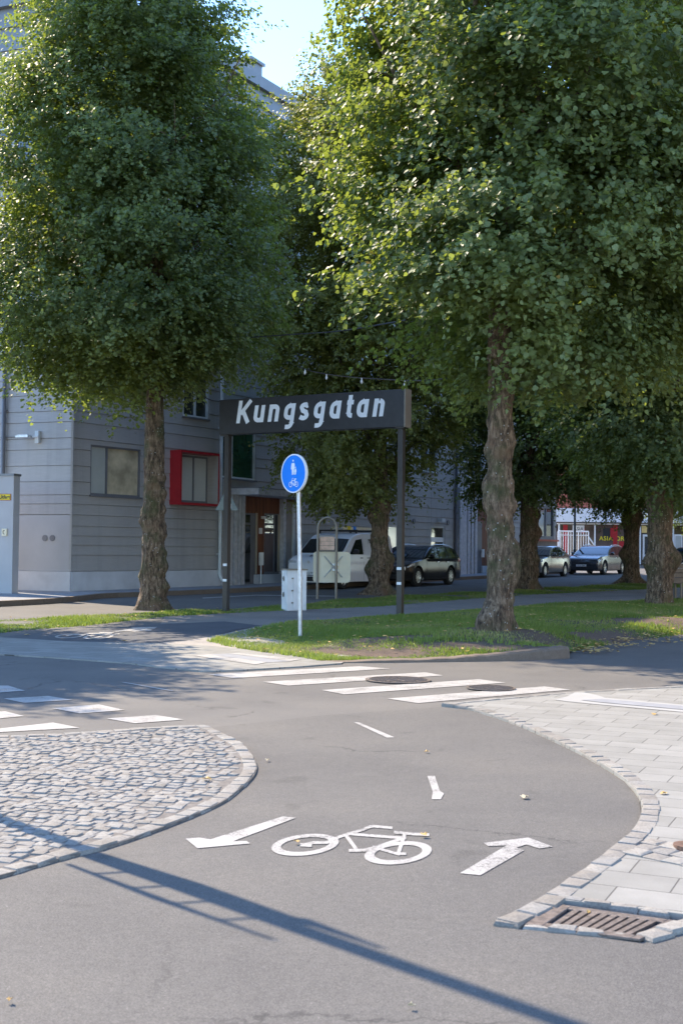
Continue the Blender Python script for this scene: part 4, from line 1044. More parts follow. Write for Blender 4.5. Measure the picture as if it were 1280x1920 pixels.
# vertical timber battens
def battens(fac, t0, t1, z0, z1, o):
    m_ = MB(); t = t0
    while t < t1-.04: fac.box(m_, t, t+.055, z0, z1, o, o+.022); t += .075
    return under(m_.build('timber_battens', M['wood']), bld)
r_ = FB.rect(458,935,531,960,-.08); battens(FB, r_[0], r_[1], r_[2], r_[3], -.098)
r_ = FB.rect(484,960,496,1076,-.08); battens(FB, r_[0], r_[1], r_[2], r_[3]-.004, -.098)
def erect(x0,y0,x1,y1,o0,o1,name,mat,fac=FB,label=None):
    r = fac.rect(x0,y0,x1,y1,o1); m_ = MB(); fac.box(m_, r[0], r[1], r[2], r[3], o0, o1); p = under(m_.build(name, M[mat]), bld)
    if label: p['label'] = label
    return p
d_ = erect(458,962,482,1096,-.09,-.07,'door','frame_grey',label='narrow glazed entrance door')
for a in ((459.5,965,469,980),(459.5,984,469,1092)): p = erect(*a,-.07,-.06,'pane','glass'); p.parent = d_; p.matrix_parent_inverse = Matrix.Identity(4)
erect(480.5,962,482.5,1076,-.07,-.03,'door_edge_trim','yellow').data.materials[0] = M['beige']
w2 = erect(495,963,526,1078,-.09,-.07,'window','frame_grey',label='tall entrance window with pale curtain')
for a, mt_ in (((496.5,966,512,981),'glass'),((496.5,985,512,1072),'shopglass'),((516,966,519,1072),'darkvoid')): p = erect(*a,-.07,-.06,'pane',mt_); p.parent = w2; p.matrix_parent_inverse = Matrix.Identity(4)
erect(522,965,524.5,1071,-.07,-.04,'window_trim','beige')
erect(480,1077,531,1097,-.09,.02,'plinth','plinth')
erect(527,936,531,1095,-.09,.0,'side_panel','grey_wood'); erect(531.5,936,536,1098,-.09,.09,'column','grey_wood'); erect(537,942,556,1098,-.09,.03,'side_panel','frame_light').data.materials[0] = plain('brown grey render', (.27,.235,.21), .8)
erect(549,944,553,1098,.04,.09,'column','frame_light')
erect(486,990,492,1001,-.07,-.055,'notice_plate','offwhite'); erect(494,968,499,973,-.05,.05,'wall_lamp','offwhite')
m_ = MB(); c = FB.pt(FB.px(491,1048,.15)[0], FB.px(491,1048,.15)[1], .12); m_.box(c, (.16,.06,.42), (uB*.9+nB*.4).normalized(), Vector((nB.x*.9-uB.x*.4, nB.y*.9-uB.y*.4, .25)).normalized()); m_.box(c-up*.5, (.04,.04,1.0)); under(m_.build('door_terminal', M['offwhite']), bld)
# canopy
tA, zA = FB.px(425, 930, .0); cz = FB.px(485, 927, 1.1)[1]; tC = FB.px(485, 920, 1.1)[0]; tD = FB.px(560, 935, .6)[0]
cn = MB(); poly = [FB.pt(tA, cz, .03), FB.pt(tC, cz, 1.1), FB.pt(tD+.6, cz, 1.1), FB.pt(tD+.6, cz, .03)]
cn.prism(poly, up, .20); cpo = under(cn.build('canopy', M['grey_wood']), bld); cpo['label'] = 'slanted grey timber canopy over the entrance'
m_ = MB(); m_.prism([p+up*.202+ (p-poly[2])*.0 for p in poly], up, .03); under(m_.build('canopy_flashing', M['roofmetal']), bld)
# second entrance
entrance(FB, opB[4], [], .10, 'timber strips of the second entrance', zb=.35)
for a, b in ((859,872),(874,878.5),(881,885),(887.5,891.5)):
    ta = FB.px(a,1010,.12)[0]; tb = FB.px(b,1010,.12)[0]; m_ = MB(); FB.box(m_, ta, tb, .1, opB[4][3]+(.6 if a < 873 else -.02), .03, .2); under(m_.build('timber_fin', M['grey_wood']), bld)
erect(893,978,903,1077,-.09,-.06,'door','frame_grey'); erect(904,1061,925,1077,-.09,.01,'plinth','plinth'); erect(904,1030,908,1045,.0,.06,'door_terminal','offwhite')
# downpipes, lamps
def pipe(fac, x, o, z0, z1, rad=.055, mat='frame_light'):
    t = fac.px(x, 1000, o)[0]; m_ = MB(); m_.tube([fac.pt(t, z0+.15, o+.12), fac.pt(t, z0+.35, o), fac.pt(t, z1, o)], rad, 10)
    for zz in np.arange(z0+1, z1, 2.0): m_.box(fac.pt(t, zz, o-.04), (rad*2.6, .08, .04), fac.u, fac.n)
    return under(m_.build('downpipe', M[mat], smooth=50), bld)
pipe(FB, 412.5, .10, .2, 15.4); pipe(FB, 855, .10, .3, 15.4, .07, 'frame_grey'); pipe(FL, 3, .10, .2, 15.4, .06, 'frame_grey')
t, z_ = FL.px(58, 820); lamp = MB(); c = FL.pt(t, z_, .25); lamp.box(c+up*.0-uL*.05, (.42,.22,.05), uL, nL); lamp.box(c+up*.035-uL*.05, (.36,.18,.03), uL, nL); 
lo = under(lamp.build('wall_lamp', M['galv']), bld); lo['label'] = 'flat grey wall lamp on a bracket'
lb = MB(); c2_ = FL.pt(FL.px(73,820)[0], z_, .06); lb.box(c2_, (.12,.10,.34), uL, nL); lb.box(FL.pt((t+FL.px(73,820)[0])/2+.1, z_+.01, .15), (.25,.04,.04), uL, nL); under(lb.build('lamp_bracket', M['frame_light']), bld)
lb = MB(); a_ = FL.pt(FL.px(3,817)[0], z_+.02, .04); lb.tube([a_, FL.pt(t-.2, z_+.02, .04)], .012, 6); under(lb.build('conduit', M['frame_grey']), bld)
t, z_ = FB.px(827, 975, .12); lb = MB(); lb.box(FB.pt(t, z_, .14), (.34,.2,.14), uB, nB); under(lb.build('wall_lamp', M['frame_light']), bld)
for xx, yy in ((774,977),(838,980)):
    t, z_ = FB.px(xx, yy); lb = MB(); c = FB.pt(t, z_, .03); lb.tube([c, c+nB*.04], .11, 14); under(lb.build('vent_cover', M['frame_grey']), bld)

# pavement along the building (raised kerb)
kp = gp((-700,1163),(-300,1151),(0,1137),(125,1129),(187,1121.5),(256,1119),(400,1113),(530,1106.5),(870,1087),(915,1084.5),(1000,1079),(1042,1076),(1075,1073))
inner = [P3+nB*(-.1)+uB*3, P3-nB*.1, P2-nB*.1, P1-nA*.1, P0-nL*.1, P0-uL*2+Vector((0,1,0)), P0-uL*25+Vector((0,3,0))]
pv = prismsheet('street_pavement', kp+inner, plain('pavement asphalt', (.20,.20,.205), .9, var=.15, scale=5, bmp=.1), -.05, .12); tag(pv, kind='structure')
kk = MB(); pts = resample(smoothline([tuple(p) for p in kp], 3), .8)
for a, b in zip(pts, pts[1:]):
    t_ = (b-a).normalized(); n_ = Vector((t_.y, -t_.x, 0)); c = (a+b)/2+n_*.04; kk.box((c.x,c.y,gz(c.y)+.045), ((b-a).length-.012, .16, .17), t_, n_)
tag(kk.build('street_kerb', M['kerbstone']), 'long granite kerb along the far pavement', 'kerb', kind='structure')

# pale gate pier with exit sign
g0 = G(22, 1113, .12); uP = Vector((.95,-.30,0)).normalized(); nP = Vector((uP.y, -uP.x, 0)); FP = Fac(g0-uP*6, uP, nP)
zt = FP.px(10, 888)[1]
wl = thing('concrete_wall', (g0.x, g0.y, gz(g0.y)), 0, 'smooth pale grey concrete wall end at the left edge carrying the yellow exit sign', 'wall')
mb = MB(); FP.box(mb, 0, 6, .05, zt-.06, -.3, 0); under(mb.build('wall_body', plain('pale concrete', (.36,.355,.36), .7, var=.07, scale=1.3, bmp=.08)), wl)
mb = MB(); FP.box(mb, 0, 6.02, zt-.058, zt, -.33, .03); under(mb.build('coping', M['roofmetal']), wl)
def textmesh(name, body, size, mat, X, Yv, pos, ext=.004, shear=0, align='CENTER', off=0.0, spacing=1.0):
    cu = bpy.data.curves.new(name, 'FONT'); cu.body = body; cu.size = size; cu.extrude = ext; cu.shear = shear; cu.align_x = align; cu.align_y = 'CENTER'; cu.offset = off; cu.space_character = spacing
    to = bpy.data.objects.new(name, cu); COL.objects.link(to); dg = bpy.context.evaluated_depsgraph_get(); me = bpy.data.meshes.new_from_object(to.evaluated_get(dg)); bpy.data.objects.remove(to)
    Zv = X.cross(Yv); M_ = Matrix.Identity(4)
    for i in range(3): M_[i][0] = X[i]; M_[i][1] = Yv[i]; M_[i][2] = Zv[i]; M_[i][3] = pos[i]
    me.transform(M_); me.materials.clear(); me.materials.append(mat); me.name = name
    o = bpy.data.objects.new(name, me); COL.objects.link(o); return o
r_ = FP.rect(-24,927,19,937,.02); sg = thing('exit_sign', tuple(FP.pt(r_[0], r_[2], .02)), 0, 'small yellow sign reading Utfart on the pale wall at the left edge', 'sign')
mb = MB(); FP.box(mb, r_[0], r_[1], r_[2], r_[3], .001, .02); under(mb.build('sign_plate', M['yellow']), sg)
hh = r_[3]-r_[2]
tx = textmesh('lettering', 'Utfart', hh*.95, M['black_paint'], uP, up, FP.pt(FP.px(8.5,932,.02)[0], (r_[2]+r_[3])/2, .023), off=.002); under(tx, sg)
mb = MB(); FP.box(mb, r_[0]-.015, r_[1]+.015, r_[2]-.015, r_[3]+.015, .0005, .012); under(mb.build('sign_border', plain('dull red border', (.35,.08,.04), .6)), sg)
r2 = FP.rect(3.5,991,13,1005,.02); bx = thing('switch_box', tuple(FP.pt(r2[0], r2[2], .02)), 0, 'small cream box with a dark curved mark on the pale wall', 'box')
mb = MB(); FP.box(mb, r2[0], r2[1], r2[2], r2[3], .001, .04); under(mb.build('box_body', M['cream'], bevel=.006), bx)
mb = MB(); c = FP.pt((r2[0]+r2[1])/2, (r2[2]+r2[3])/2, .045); s_ = hh*.35
mb.tube([c+uP*s_*math.cos(a)*.6+up*s_*math.sin(a) for a in np.linspace(.8, 5.2, 12)], .006, 5); under(mb.build('dark_mark', M['black_paint']), bx)

# ------------------------------------------------------------------ brick building with the shop at the end of the street
YS = 84.0; sx0 = atdist(1036, 1000, YS).x
sp = thing('shop_building', (sx0, YS, gz(YS)), 0, 'red brick building with a white fascia band and a glazed shop front at street level', 'building')
FS = Fac(Vector((sx0, YS, 0)), Vector((1,0,0)), Vector((0,-1,0)))
def sbox(x0,y0,x1,y1,o0,o1,name,mat,label=None,parent=None):
    r = FS.rect(x0,y0,x1,y1,o1); m_ = MB(); FS.box(m_, r[0], r[1], r[2], r[3], o0, o1); p = m_.build(name, M[mat]); 
    if parent is None: under(p, sp)
    else: p.parent = parent
    if label: p['label'] = label
    return p
sbox(1030,840,1700,955.5,-9,0,'brick_wall','brick')
sbox(1030,956,1700,981.5,-8.9,.35,'fascia','band')
sbox(1030,982,1700,1062,-1.2,-.9,'shop_interior','shopglass')
for x in (1048,1115,1200,1225,1262,1320): sbox(x-1.2,982,x+1.2,1058,-.2,.0,'mullion','white')
sbox(1045,981.8,1300,984,-.3,.02,'shop_head_rail','offwhite')
g_ = sbox(1049,984,1114,1056,-.15,-.1,'shop_window','shopglass'); g2_ = sbox(1116,984,1199,1056,-.15,-.1,'shop_window','shopglass')
for x in (1059.5, 1153): sbox(x-4,984,x+4,1050,-.099,-.06,'red_column','red')
sbox(1073,985,1095,998,-.099,-.07,'window_poster','offwhite'); sbox(1090,990,1096,1000,-.099,-.08,'window_poster','red')
sbox(1130,990,1150,1012,-.099,-.09,'window_poster','darkvoid'); sbox(1144,990,1150,1008,-.088,-.07,'window_poster','red'); sbox(1160,1015,1180,1032,-.099,-.07,'window_poster','red')
tp = FS.rect(1075,988,1093,996,-.06); under(textmesh('poster_lettering', 'ASIA', (tp[3]-tp[2])*1.15, M['black_paint'], Vector((1,0,0)), up, FS.pt((tp[0]+tp[1])/2, (tp[2]+tp[3])/2, -.066)), sp)
tq = FS.rect(1123,1005.5,1178,1014.5,-.05)
for wd_, x_ in (('ASIA', 1123), ('CORNER', 1144.5)):
    tx = textmesh('shop_lettering', wd_, (tq[3]-tq[2])*1.25, M['yellow'], Vector((1,0,0)), up, FS.pt(FS.px(x_, 1010, -.08)[0], (tq[2]+tq[3])/2, -.08), align='LEFT', spacing=1.12, off=.006); under(tx, sp)
for (a,b) in ((1203,1216),(1228,1240),(1243,1259)): sbox(a,986,b,999,-.1,.02,'yellow_sign_panel','cream').data.materials[0] = plain('warm yellow panel', (.68,.45,.16), .5)
sbox(1205,1002,1222,1056,-.12,.02,'shop_door','offwhite'); sbox(1208,1006,1219,1040,.021,.03,'shop_door_glass','glass'); sbox(1264,1002,1279,1050,-.12,.02,'shop_window','offwhite')
sbox(1266,1005,1277,1030,.021,.03,'shop_window_glass','blind')
# white stair railing before the shop
rl = thing('stair_railing', (sx0+1, YS-3, gz(81)), 0, 'white barred stair railing in front of the shop window', 'railing')
FR = Fac(Vector((sx0, YS-3, 0)), Vector((1,0,0)), Vector((0,-1,0)))
mb = MB(); a, za = FR.px(1046, 996); b, zb_ = FR.px(1103, 998)
mb.tube([FR.pt(a, za+.0), FR.pt(b, za)], .04, 8); mb.tube([FR.pt(a, za-.25), FR.pt(b, za-.25)], .025, 6); under(mb.build('handrail', M['white']), rl)
for i in range(13):
    m_ = MB(); t = a+(b-a)*i/12; m_.tube([FR.pt(t, gz(81)), FR.pt(t, za)], .018 if i%4 else .035, 6); under(m_.build('baluster', M['white']), rl)
m_ = MB(); c_, zc_ = FR.px(1115, 1018); m_.tube([FR.pt(b, za-.35), FR.pt(c_, zc_-.2)], .045, 6); m_.tube([FR.pt(b, za-.7), FR.pt(c_, zc_-.55)], .03, 6); m_.tube([FR.pt(c_, zc_-.2), FR.pt(c_, gz(81))], .04, 6); under(m_.build('sloping_rail', M['white']), rl)
# sunlit street wall on the other side of the square (seen only as reflections)
ob = thing('beige_building', (27, 34, .03), 0, 'beige rendered building with rows of windows facing the grey building', 'building')
FO = Fac(Vector((36, 62, 0)), Vector((-.34,-.94,0)).normalized(), Vector((-.94,.34,0)).normalized())
mb = MB(); FO.box(mb, 0, 60, -.2, 11, -8, 0); under(mb.build('wall', M['beige']), ob)
mb = MB(); FO.box(mb, -.3, 60.3, 11, 11.5, -8.3, .4); under(mb.build('roof', M['roofmetal']), ob)
for i in range(14):
    for j in range(3):
        m_ = MB(); FO.box(m_, 2+i*4.2, 3.5+i*4.2, 1.2+j*3.3, 2.9+j*3.3, -.1, .03); under(m_.build('window', M['glass']), ob)
# ------------------------------------------------------------------ street name gate
GL = G(418, 1146.5, .0); GR = G(745, 1157, .03)
gu = (GR-GL); gu.z = 0; gw = gu.length; gu.normalize(); gn = Vector((gu.y, -gu.x, 0)); FG = Fac(GL, gu, gn)
gate = thing('street_name_gate', tuple((GL+GR)/2), 0, 'tall black portal of two posts carrying a beam lettered Kungsgatan in pale grey', 'sign')
for P_, xp in ((GL, 0), (GR, gw)):
    m_ = MB(); FG.box(m_, xp-.058, xp+.058, gz(GL.y)-.1, FG.px(580,806)[1]+.02, -.17, -.05); po_ = under(m_.build('post', M['brown_paint']), gate)
    for zz in (1.42, .98):
        if xp == 0: zz -= 0.04
        yb = FG.px(418, 1060)[1] if xp == 0 else 0
    ys = ((1059,1088) if xp == 0 else (1066,1094))
    for y_ in ys:
        z_ = FG.px(418 if xp == 0 else 745, y_, -.05)[1]; b_ = MB(); FG.box(b_, xp-.052, xp+.05, z_-.028, z_+.028, -.05, -.046); s2 = b_.build('reflective_strip', M['signwhite']); s2.parent = po_
ta, zta = FG.px(411.5, 747, .02); tb, ztb = FG.px(760, 732, .02); _, zba = FG.px(411.5, 812, .02); _, zbb = FG.px(760, 802.5, .02)
zt_ = (zta+ztb)/2; zb_ = (zba+zbb)/2
print('GATE', ta, tb, gw, zta, ztb, zba, zbb)
m_ = MB(); FG.box(m_, ta, tb-.03, zb_, zt_, -.24, .02); bb_ = under(m_.build('beam', M['black_paint'], bevel=.004), gate)
m_ = MB(); FG.box(m_, tb-.028, tb, zb_-.01, zt_+.01, -.25, .025); under(m_.build('end_cap', M['dark_steel']), gate)
for xs_ in (ta+.12, tb-.15):
    m_ = MB(); FG.box(m_, xs_-.1, xs_+.1, zb_-.03, zb_-.001, -.2, .0); under(m_.build('bracket', M['brown_paint']), gate)
# lettering drawn as thick strokes, x height = 1
def arc(cx, cy, rx, ry, a0, a1, n=9): return [(cx+rx*math.cos(R(a0+(a1-a0)*i/n)), cy+ry*math.sin(R(a0+(a1-a0)*i/n))) for i in range(n+1)]
SW = .255; hw = SW/2
def g_u(w): x0, x1 = hw, w-hw; return [[(x0,1)]+arc(x0+.24,.32,.24,.32-hw,180,270)+arc(x1-.2,.36,.2,.36-hw,270,360)[:-1], [(x1,1),(x1,0)]]
def g_n(w): x0, x1 = hw, w-hw; return [[(x0,0),(x0,1)], [(x0,.62)]+arc(x0+.2,.66,.2,.34-hw,180,90)+arc(x1-.24,.68,.24,.32-hw,90,0)+[(x1,0)]]
def bowl(w): x0, x1 = hw, w-hw; r = .26; return [arc(x1-.1,.5,x1-.1-x0-.0,.5-hw,270,90,16)]
def g_a(w):
    x0, x1 = hw, w-hw; return [[(x1,1),(x1,0)], [(x1,1-hw),(x0+.25,1-hw)]+arc(x0+.25,.5+.1,.25,.4-hw,90,180)+arc(x0+.25,.4,.25,.4-hw,180,270)+[(x1-.12,hw),(x1,.22)]]
def g_g(w):
    x0, x1 = hw, w-hw; return [[(x1,1),(x1,-.1)]+arc(x1-.22,-.1,.22,.24,0,-90)+[(x0+.05,-.34)], [(x1,1-hw),(x0+.25,1-hw)]+arc(x0+.25,.6,.25,.4-hw,90,180)+arc(x0+.25,.42,.25,.36-hw,180,270)+[(x1-.12,.06+hw),(x1,.28)]]
def g_s(w):
    x0, x1 = hw, w-hw; return [[(x1,.84)]+arc((x0+x1)/2+.0,1-hw-.15,(x1-x0)/2,.15,40,90,4)+arc((x0+x1)/2,.745,(x1-x0)/2,.14,90,180,6)+[((x0+x1)/2-.1,.55),((x0+x1)/2+.12,.46)]+arc((x0+x1)/2,.27,(x1-x0)/2,.15,45,-90,8)+[(x0+.12,hw),(x0-.05,.2)]]
def g_t(w): x0 = w*.42; return [[(x0,1.28),(x0,.3)]+arc(x0+.22,.3,.22,.3-hw,180,270)+[(w,hw)], [(0,1-hw),(w,1-hw)]]
def g_K(w): return [[(hw,0),(hw,1.33)], [(w-.10,1.33),(.30,.62),(.22,.56)], [(.36,.74),(w-.12,0)]]
zz0 = zb_ + (zt_-zb_)*.30; XH = (zt_-zb_)*.485
glyphs = [(g_K,145,245),(g_u,250,331),(g_n,343,424),(g_g,440,523),(g_s,535,614),(g_g,628,712),(g_a,728,812),(g_t,832,890),(g_a,899,986),(g_n,1003,1088)]
def ribbon(mb, pts, w, place, k):
    V = [Vector(p) for p in pts]; n = len(V); lft = []; rgt = []
    for i in range(n):
        d0 = (V[i]-V[i-1]).normalized() if i else (V[1]-V[0]).normalized(); d1 = (V[i+1]-V[i]).normalized() if i < n-1 else d0
        t = (d0+d1); t = t.normalized() if t.length > 1e-6 else d0; nn = Vector((-t.y, t.x)); s = min(1.6, 1/max(.5, nn.dot(Vector((-d0.y, d0.x)))))
        lft.append(V[i]+nn*w/2*s); rgt.append(V[i]-nn*w/2*s)
    vs = [place(p.x, p.y, k) for a, b in zip(lft, rgt) for p in (a, b)]
    mb.add(vs, [(2*i, 2*i+1, 2*i+3, 2*i+2) for i in range(n-1)])
ltr = None
for gi, (fn, xa, xb) in enumerate(glyphs):
    t0_, _ = FG.px(400+xa/3.368, 770, .02); t1_, _ = FG.px(400+xb/3.368, 770, .02); wd = (t1_-t0_)/XH - .17
    mb = MB(); P_ = []; F0 = []
    class Rec:
        def add(self, vs, fs):
            o = len(P_); P_.extend(Vector(v) for v in vs); F0.extend(tuple(i+o for i in f) for f in fs)
    for k, st in enumerate(fn(wd)): ribbon(Rec(), st, SW, lambda x, y, k: (x, y), k)
    E0 = [(f[i], f[(i+1)%len(f)]) for f in F0 for i in range(len(f))]
    V, F_ = merged(P_, F0, 1e-5)
    mb.add([FG.pt(t0_+(v[0]+.153*v[1])*XH, zz0+v[1]*XH, .0245) for v in V], [tuple(f) for f in F_])
    under(mb.build('letter', M['letter']), gate)
# little wires and the string of lamps
def cable(name, pts, rad, label, cat, bulbs=0):
    P_ = [Vector(p) for p in pts]; t = thing(name, tuple(P_[0]), 0, label, cat); mb = MB(); mb.tube(smoothline([tuple(p) for p in P_], 6), rad, 6); under(mb.build('wire', M['black_paint']), t)
    s_ = smoothline([tuple(p) for p in P_], 6)
    for i in range(bulbs):
        p = Vector(s_[int((i+.5)*len(s_)/bulbs)]); m_ = MB(); m_.tube([p, p-up*.04], .012, 8); m_.tube([p-up*.04, p-up*.06, p-up*.09, p-up*.115], [.012,.022,.022,.006], 10); bo = under(m_.build('bulb', M['offwhite'], smooth=60), t)
cable('string_lights', [atdist(470,632,26.5), atdist(560,626,25.5), atdist(640,620,24.5), atdist(760,600,23)], .012, 'upper thin cable strung between the two front crowns', 'cable')
cable('string_lights', [atdist(560,688,26), atdist(590,697,25.3), atdist(640,705,24.6), atdist(720,711,23.6), atdist(800,713,22.6), atdist(900,700,21.8)], .010, 'sagging string of small bulbs just above the Kungsgatan beam', 'string lights', 5)
cable('support_wire', [atdist(345,700,27.5), atdist(385,745,27.4), FG.pt(ta, zt_-.02, -.1)], .012, 'black wire from the left crown down to the left end of the beam', 'cable')

# ------------------------------------------------------------------ blue round sign
SB = G(563, 1190, .07)
bs = thing('cycle_path_sign', tuple(SB), 0, 'round blue sign with white adult, child and bicycle on a thin grey pole', 'road sign')
top = atdist(558.5, 860, SB.y)
m_ = MB(); m_.tube([SB-up*.1, atdist(562, 1050, SB.y), top], .031, 14); m_.tube([atdist(563,1085,SB.y)-up*.02, atdist(563,1085,SB.y)+up*.02], .038, 14); under(m_.build('pole', M['galv'], smooth=50), bs)
th = R(48); sn = Vector((-math.sin(th), -math.cos(th), 0)); sx = Vector((math.cos(th), -math.sin(th), 0)); sc = atdist(556, 888, SB.y)+sn*.05; rd = .30
def disc(r0, r1, o0, o1, name, mat, n=48):
    m_ = MB()
    if r0 == 0: m_.tube([sc+sn*o0, sc+sn*o1], r1, n)
    else:
        vs = []
        for rr, oo in ((r0,o0),(r1,o0),(r1,o1),(r0,o1)): vs += [sc+sn*oo+sx*rr*math.cos(2*math.pi*k/n)+up*rr*math.sin(2*math.pi*k/n) for k in range(n)]
        m_.add(vs, [(j*n+k, j*n+(k+1)%n, ((j+1)%4)*n+(k+1)%n, ((j+1)%4)*n+k) for j in range(4) for k in range(n)])
    return under(m_.build(name, M[mat]), bs)
disc(0, rd*.94, -.01, .012, 'sign_plate', 'blue'); disc(rd*.935, rd, -.02, .016, 'sign_rim', 'signwhite'); disc(0, rd*.985, -.03, -.0105, 'sign_back', 'cream')
def pic(polys, name, w=None):
    mb = MB(); P_ = []; F0 = []
    for pl in polys: F0.append(tuple(range(len(P_), len(P_)+len(pl)))); P_ += [Vector(p) for p in pl]
    E0 = [(f[i], f[(i+1)%len(f)]) for f in F0 for i in range(len(f))]
    V, F_ = merged(P_, F0, 1e-5)
    mb.add([sc+sn*.0145+sx*v[0]*rd+up*v[1]*rd for v in V], [tuple(f) for f in F_])
    return under(mb.build(name, M['signwhite']), bs)
def circ(cx, cy, r, n=14, ry=None): return [(cx+r*math.cos(2*math.pi*k/n), cy+(ry or r)*math.sin(2*math.pi*k/n)) for k in range(n)]
pic([circ(-.04,.66,.052,ry=.052),[(-.13,.54),(.05,.54),(.085,.50),(.10,.30),(.075,.23),(.05,.24),(.05,.05),(.04,-.06),(-.02,-.06),(-.03,.12),(-.05,-.08),(-.12,-.08),(-.13,.22),(-.17,.2),(-.20,.24),(-.17,.5)]], 'adult_figure')
pic([circ(.16,.30,.042),[(.11,.24),(.21,.24),(.245,.08),(.21,.07),(.20,-.06),(.165,-.06),(.16,.03),(.15,-.08),(.10,-.08),(.10,.08),(.07,.09)]], 'child_figure')
def sring(cx, cy, r, w, n=24):
    return [[(cx+r*math.cos(2*math.pi*k/n),cy+r*math.sin(2*math.pi*k/n)),(cx+r*math.cos(2*math.pi*(k+1)/n),cy+r*math.sin(2*math.pi*(k+1)/n)),(cx+(r-w)*math.cos(2*math.pi*(k+1)/n),cy+(r-w)*math.sin(2*math.pi*(k+1)/n)),(cx+(r-w)*math.cos(2*math.pi*k/n),cy+(r-w)*math.sin(2*math.pi*k/n))] for k in range(n)]
bw_ = .032
pic(sring(-.22,-.56,.14,bw_)+sring(.26,-.56,.14,bw_)+stroke([(-.22,-.56),(-.10,-.33)],bw_)+stroke([(-.12,-.37),(.14,-.37)],bw_)+stroke([(-.12,-.42),(.03,-.62)],bw_)+stroke([(.03,-.62),(.14,-.34)],bw_*1.2)+stroke([(.26,-.56),(.14,-.38)],bw_)+stroke([(.03,-.62),(.26,-.56)],bw_)+stroke([(-.10,-.35),(-.09,-.26),(-.03,-.24)],bw_)+stroke([(.08,-.29),(.22,-.29)],bw_*1.6)+stroke([(.14,-.29),(.14,-.37)],bw_), 'bicycle_symbol')

# ------------------------------------------------------------------ cabinet
CB = G(556, 1145.5, .0); sc_ = CB.y/FPX
cab = thing('utility_cabinet', tuple(CB), R(24), 'dirty pale street cabinet standing behind the round sign pole', 'cabinet')
wF, wS, hC = 36*sc_/math.cos(R(24)), .34, 76*sc_
m_ = MB(); m_.box((0,wS/2,hC/2), (wF,wS,hC)); m_.build('cabinet_body', M['offwhite'], cab, bevel=.008)
m_ = MB(); m_.box((0,wS/2-.01,hC+.015), (wF+.03,wS+.05,.028)); m_.build('lid', M['dark_steel'], cab)
m_ = MB(); m_.box((wF*.14,-.011,hC/2-.01), (wF*.66,.02,hC*.93)); dr = m_.build('door', M['offwhite'], cab, bevel=.004)
for z_ in (.2,.5,.8):
    m_ = MB(); m_.box((-wF*.24,-.02,hC*z_), (.03,.035,.03)); m_.build('hinge', M['dark_steel'], dr)
for z_ in (.40,.80):
    m_ = MB(); m_.tube([(-wF/2-.008,.2,hC*z_-.06),(-wF/2-.012,.2,hC*z_),(-wF/2-.008,.2,hC*z_+.05)], [.012,.028,.01], 8); m_.build('lock', M['dark_steel'], cab)

# ------------------------------------------------------------------ hoop with boards (back of an information board)
HL = G(595, 1123, .0); hs = HL.y/FPX; hp = thing('hoop_stand', tuple(HL+Vector((17*hs,0,0))), 0, 'dark steel hoop with reddish planks at the top, in front of the white van', 'sign stand')
hz = lambda y: (1122.5-y)*hs
hw_ = 17.5*hs
m_ = MB(); pts = [(-hw_,0,-.2),(-hw_,0,hz(990))]+[( -hw_*math.cos(a),0,hz(990)+hw_*1.15*math.sin(a)) for a in np.linspace(.2,2.94,12)]+[(hw_,0,hz(990)),(hw_,0,-.2)]
m_.tube(pts, 2.5*hs, 10); m_.build('hoop', M['dark_steel'], hp, smooth=50)
for i in range(3):
    m_ = MB(); m_.box((0,.03,hz(1010+i*8.4)), (28*hs,.035,8*hs)); m_.build('plank', M['plank'], hp, bevel=.003)
m_ = MB(); m_.box((0,.03,hz(1004.5)), (31*hs,.05,1.6*hs)); m_.box((0,.03,hz(1032.5)), (31*hs,.05,1.6*hs)); m_.build('plank_rail', M['dark_steel'], hp)
bd = thing('sign_board', tuple(HL+Vector((26*hs,.16,hz(1092)))), 0, 'cream rounded back of a square sign with crossed braces, fixed behind the hoop', 'sign')
mb = MB(); W2, H2, rr = 35*hs, 58*hs, 6*hs; pts = []
for cx_, cz_, a0 in ((W2-rr,H2-rr,0),(-W2+rr,H2-rr,90),(-W2+rr,rr,180),(W2-rr,rr,270)): pts += [Vector((cx_+rr*math.cos(R(a0+a)), 0, cz_+rr*math.sin(R(a0+a)))) for a in (0,22,45,68,90)]
mb.prism(pts, Vector((0,1,0)), .03); mb.build('sign_panel', M['cream'], bd)
mb = MB(); mb.box((0,-.005,H2*.53), (W2*2-.04,.012,.02)); mb.build('rib', M['cream'], bd)
for s_ in (-1,1):
    mb = MB(); mb.tube([(-s_*17*hs+3*hs,-.03,10*hs),(s_*17*hs+3*hs,-.03,50*hs)], .014, 6); mb.build('brace', M['galv'], bd)
for z_ in (34, 24):
    mb = MB(); mb.box((7*hs,-.05,z_*hs), (.16,.10,.05)); mb.build('clamp', M['galv'], bd)

# triangle sign seen from behind
TB = atdist(425, 957, 31.0); tsc = 31.0/FPX
tr = thing('triangle_sign', (TB.x, TB.y, gz(31)), 0, 'grey green back of a triangular road sign beside the left black post', 'road sign')
mb = MB(); zb3 = TB.z-gz(31); mb.prism([Vector((-21*tsc,0,zb3)),Vector((21*tsc,0,zb3)),Vector((2*tsc,0,zb3+39*tsc)),Vector((-2*tsc,0,zb3+39*tsc))], Vector((0,1,0)), .02); mb.build('sign_panel', M['olive'], tr, bevel=.003)
mb = MB(); mb.box((7*tsc,-.012,zb3+8*tsc), (4*tsc,.008,9*tsc)); mb.build('sticker', M['offwhite'], tr)
mb = MB(); mb.tube([(-3.5*tsc,-.04,-.1),(-3.5*tsc,-.04,zb3+30*tsc)], .028, 10); mb.build('pole', M['dark_steel'], tr, smooth=50)

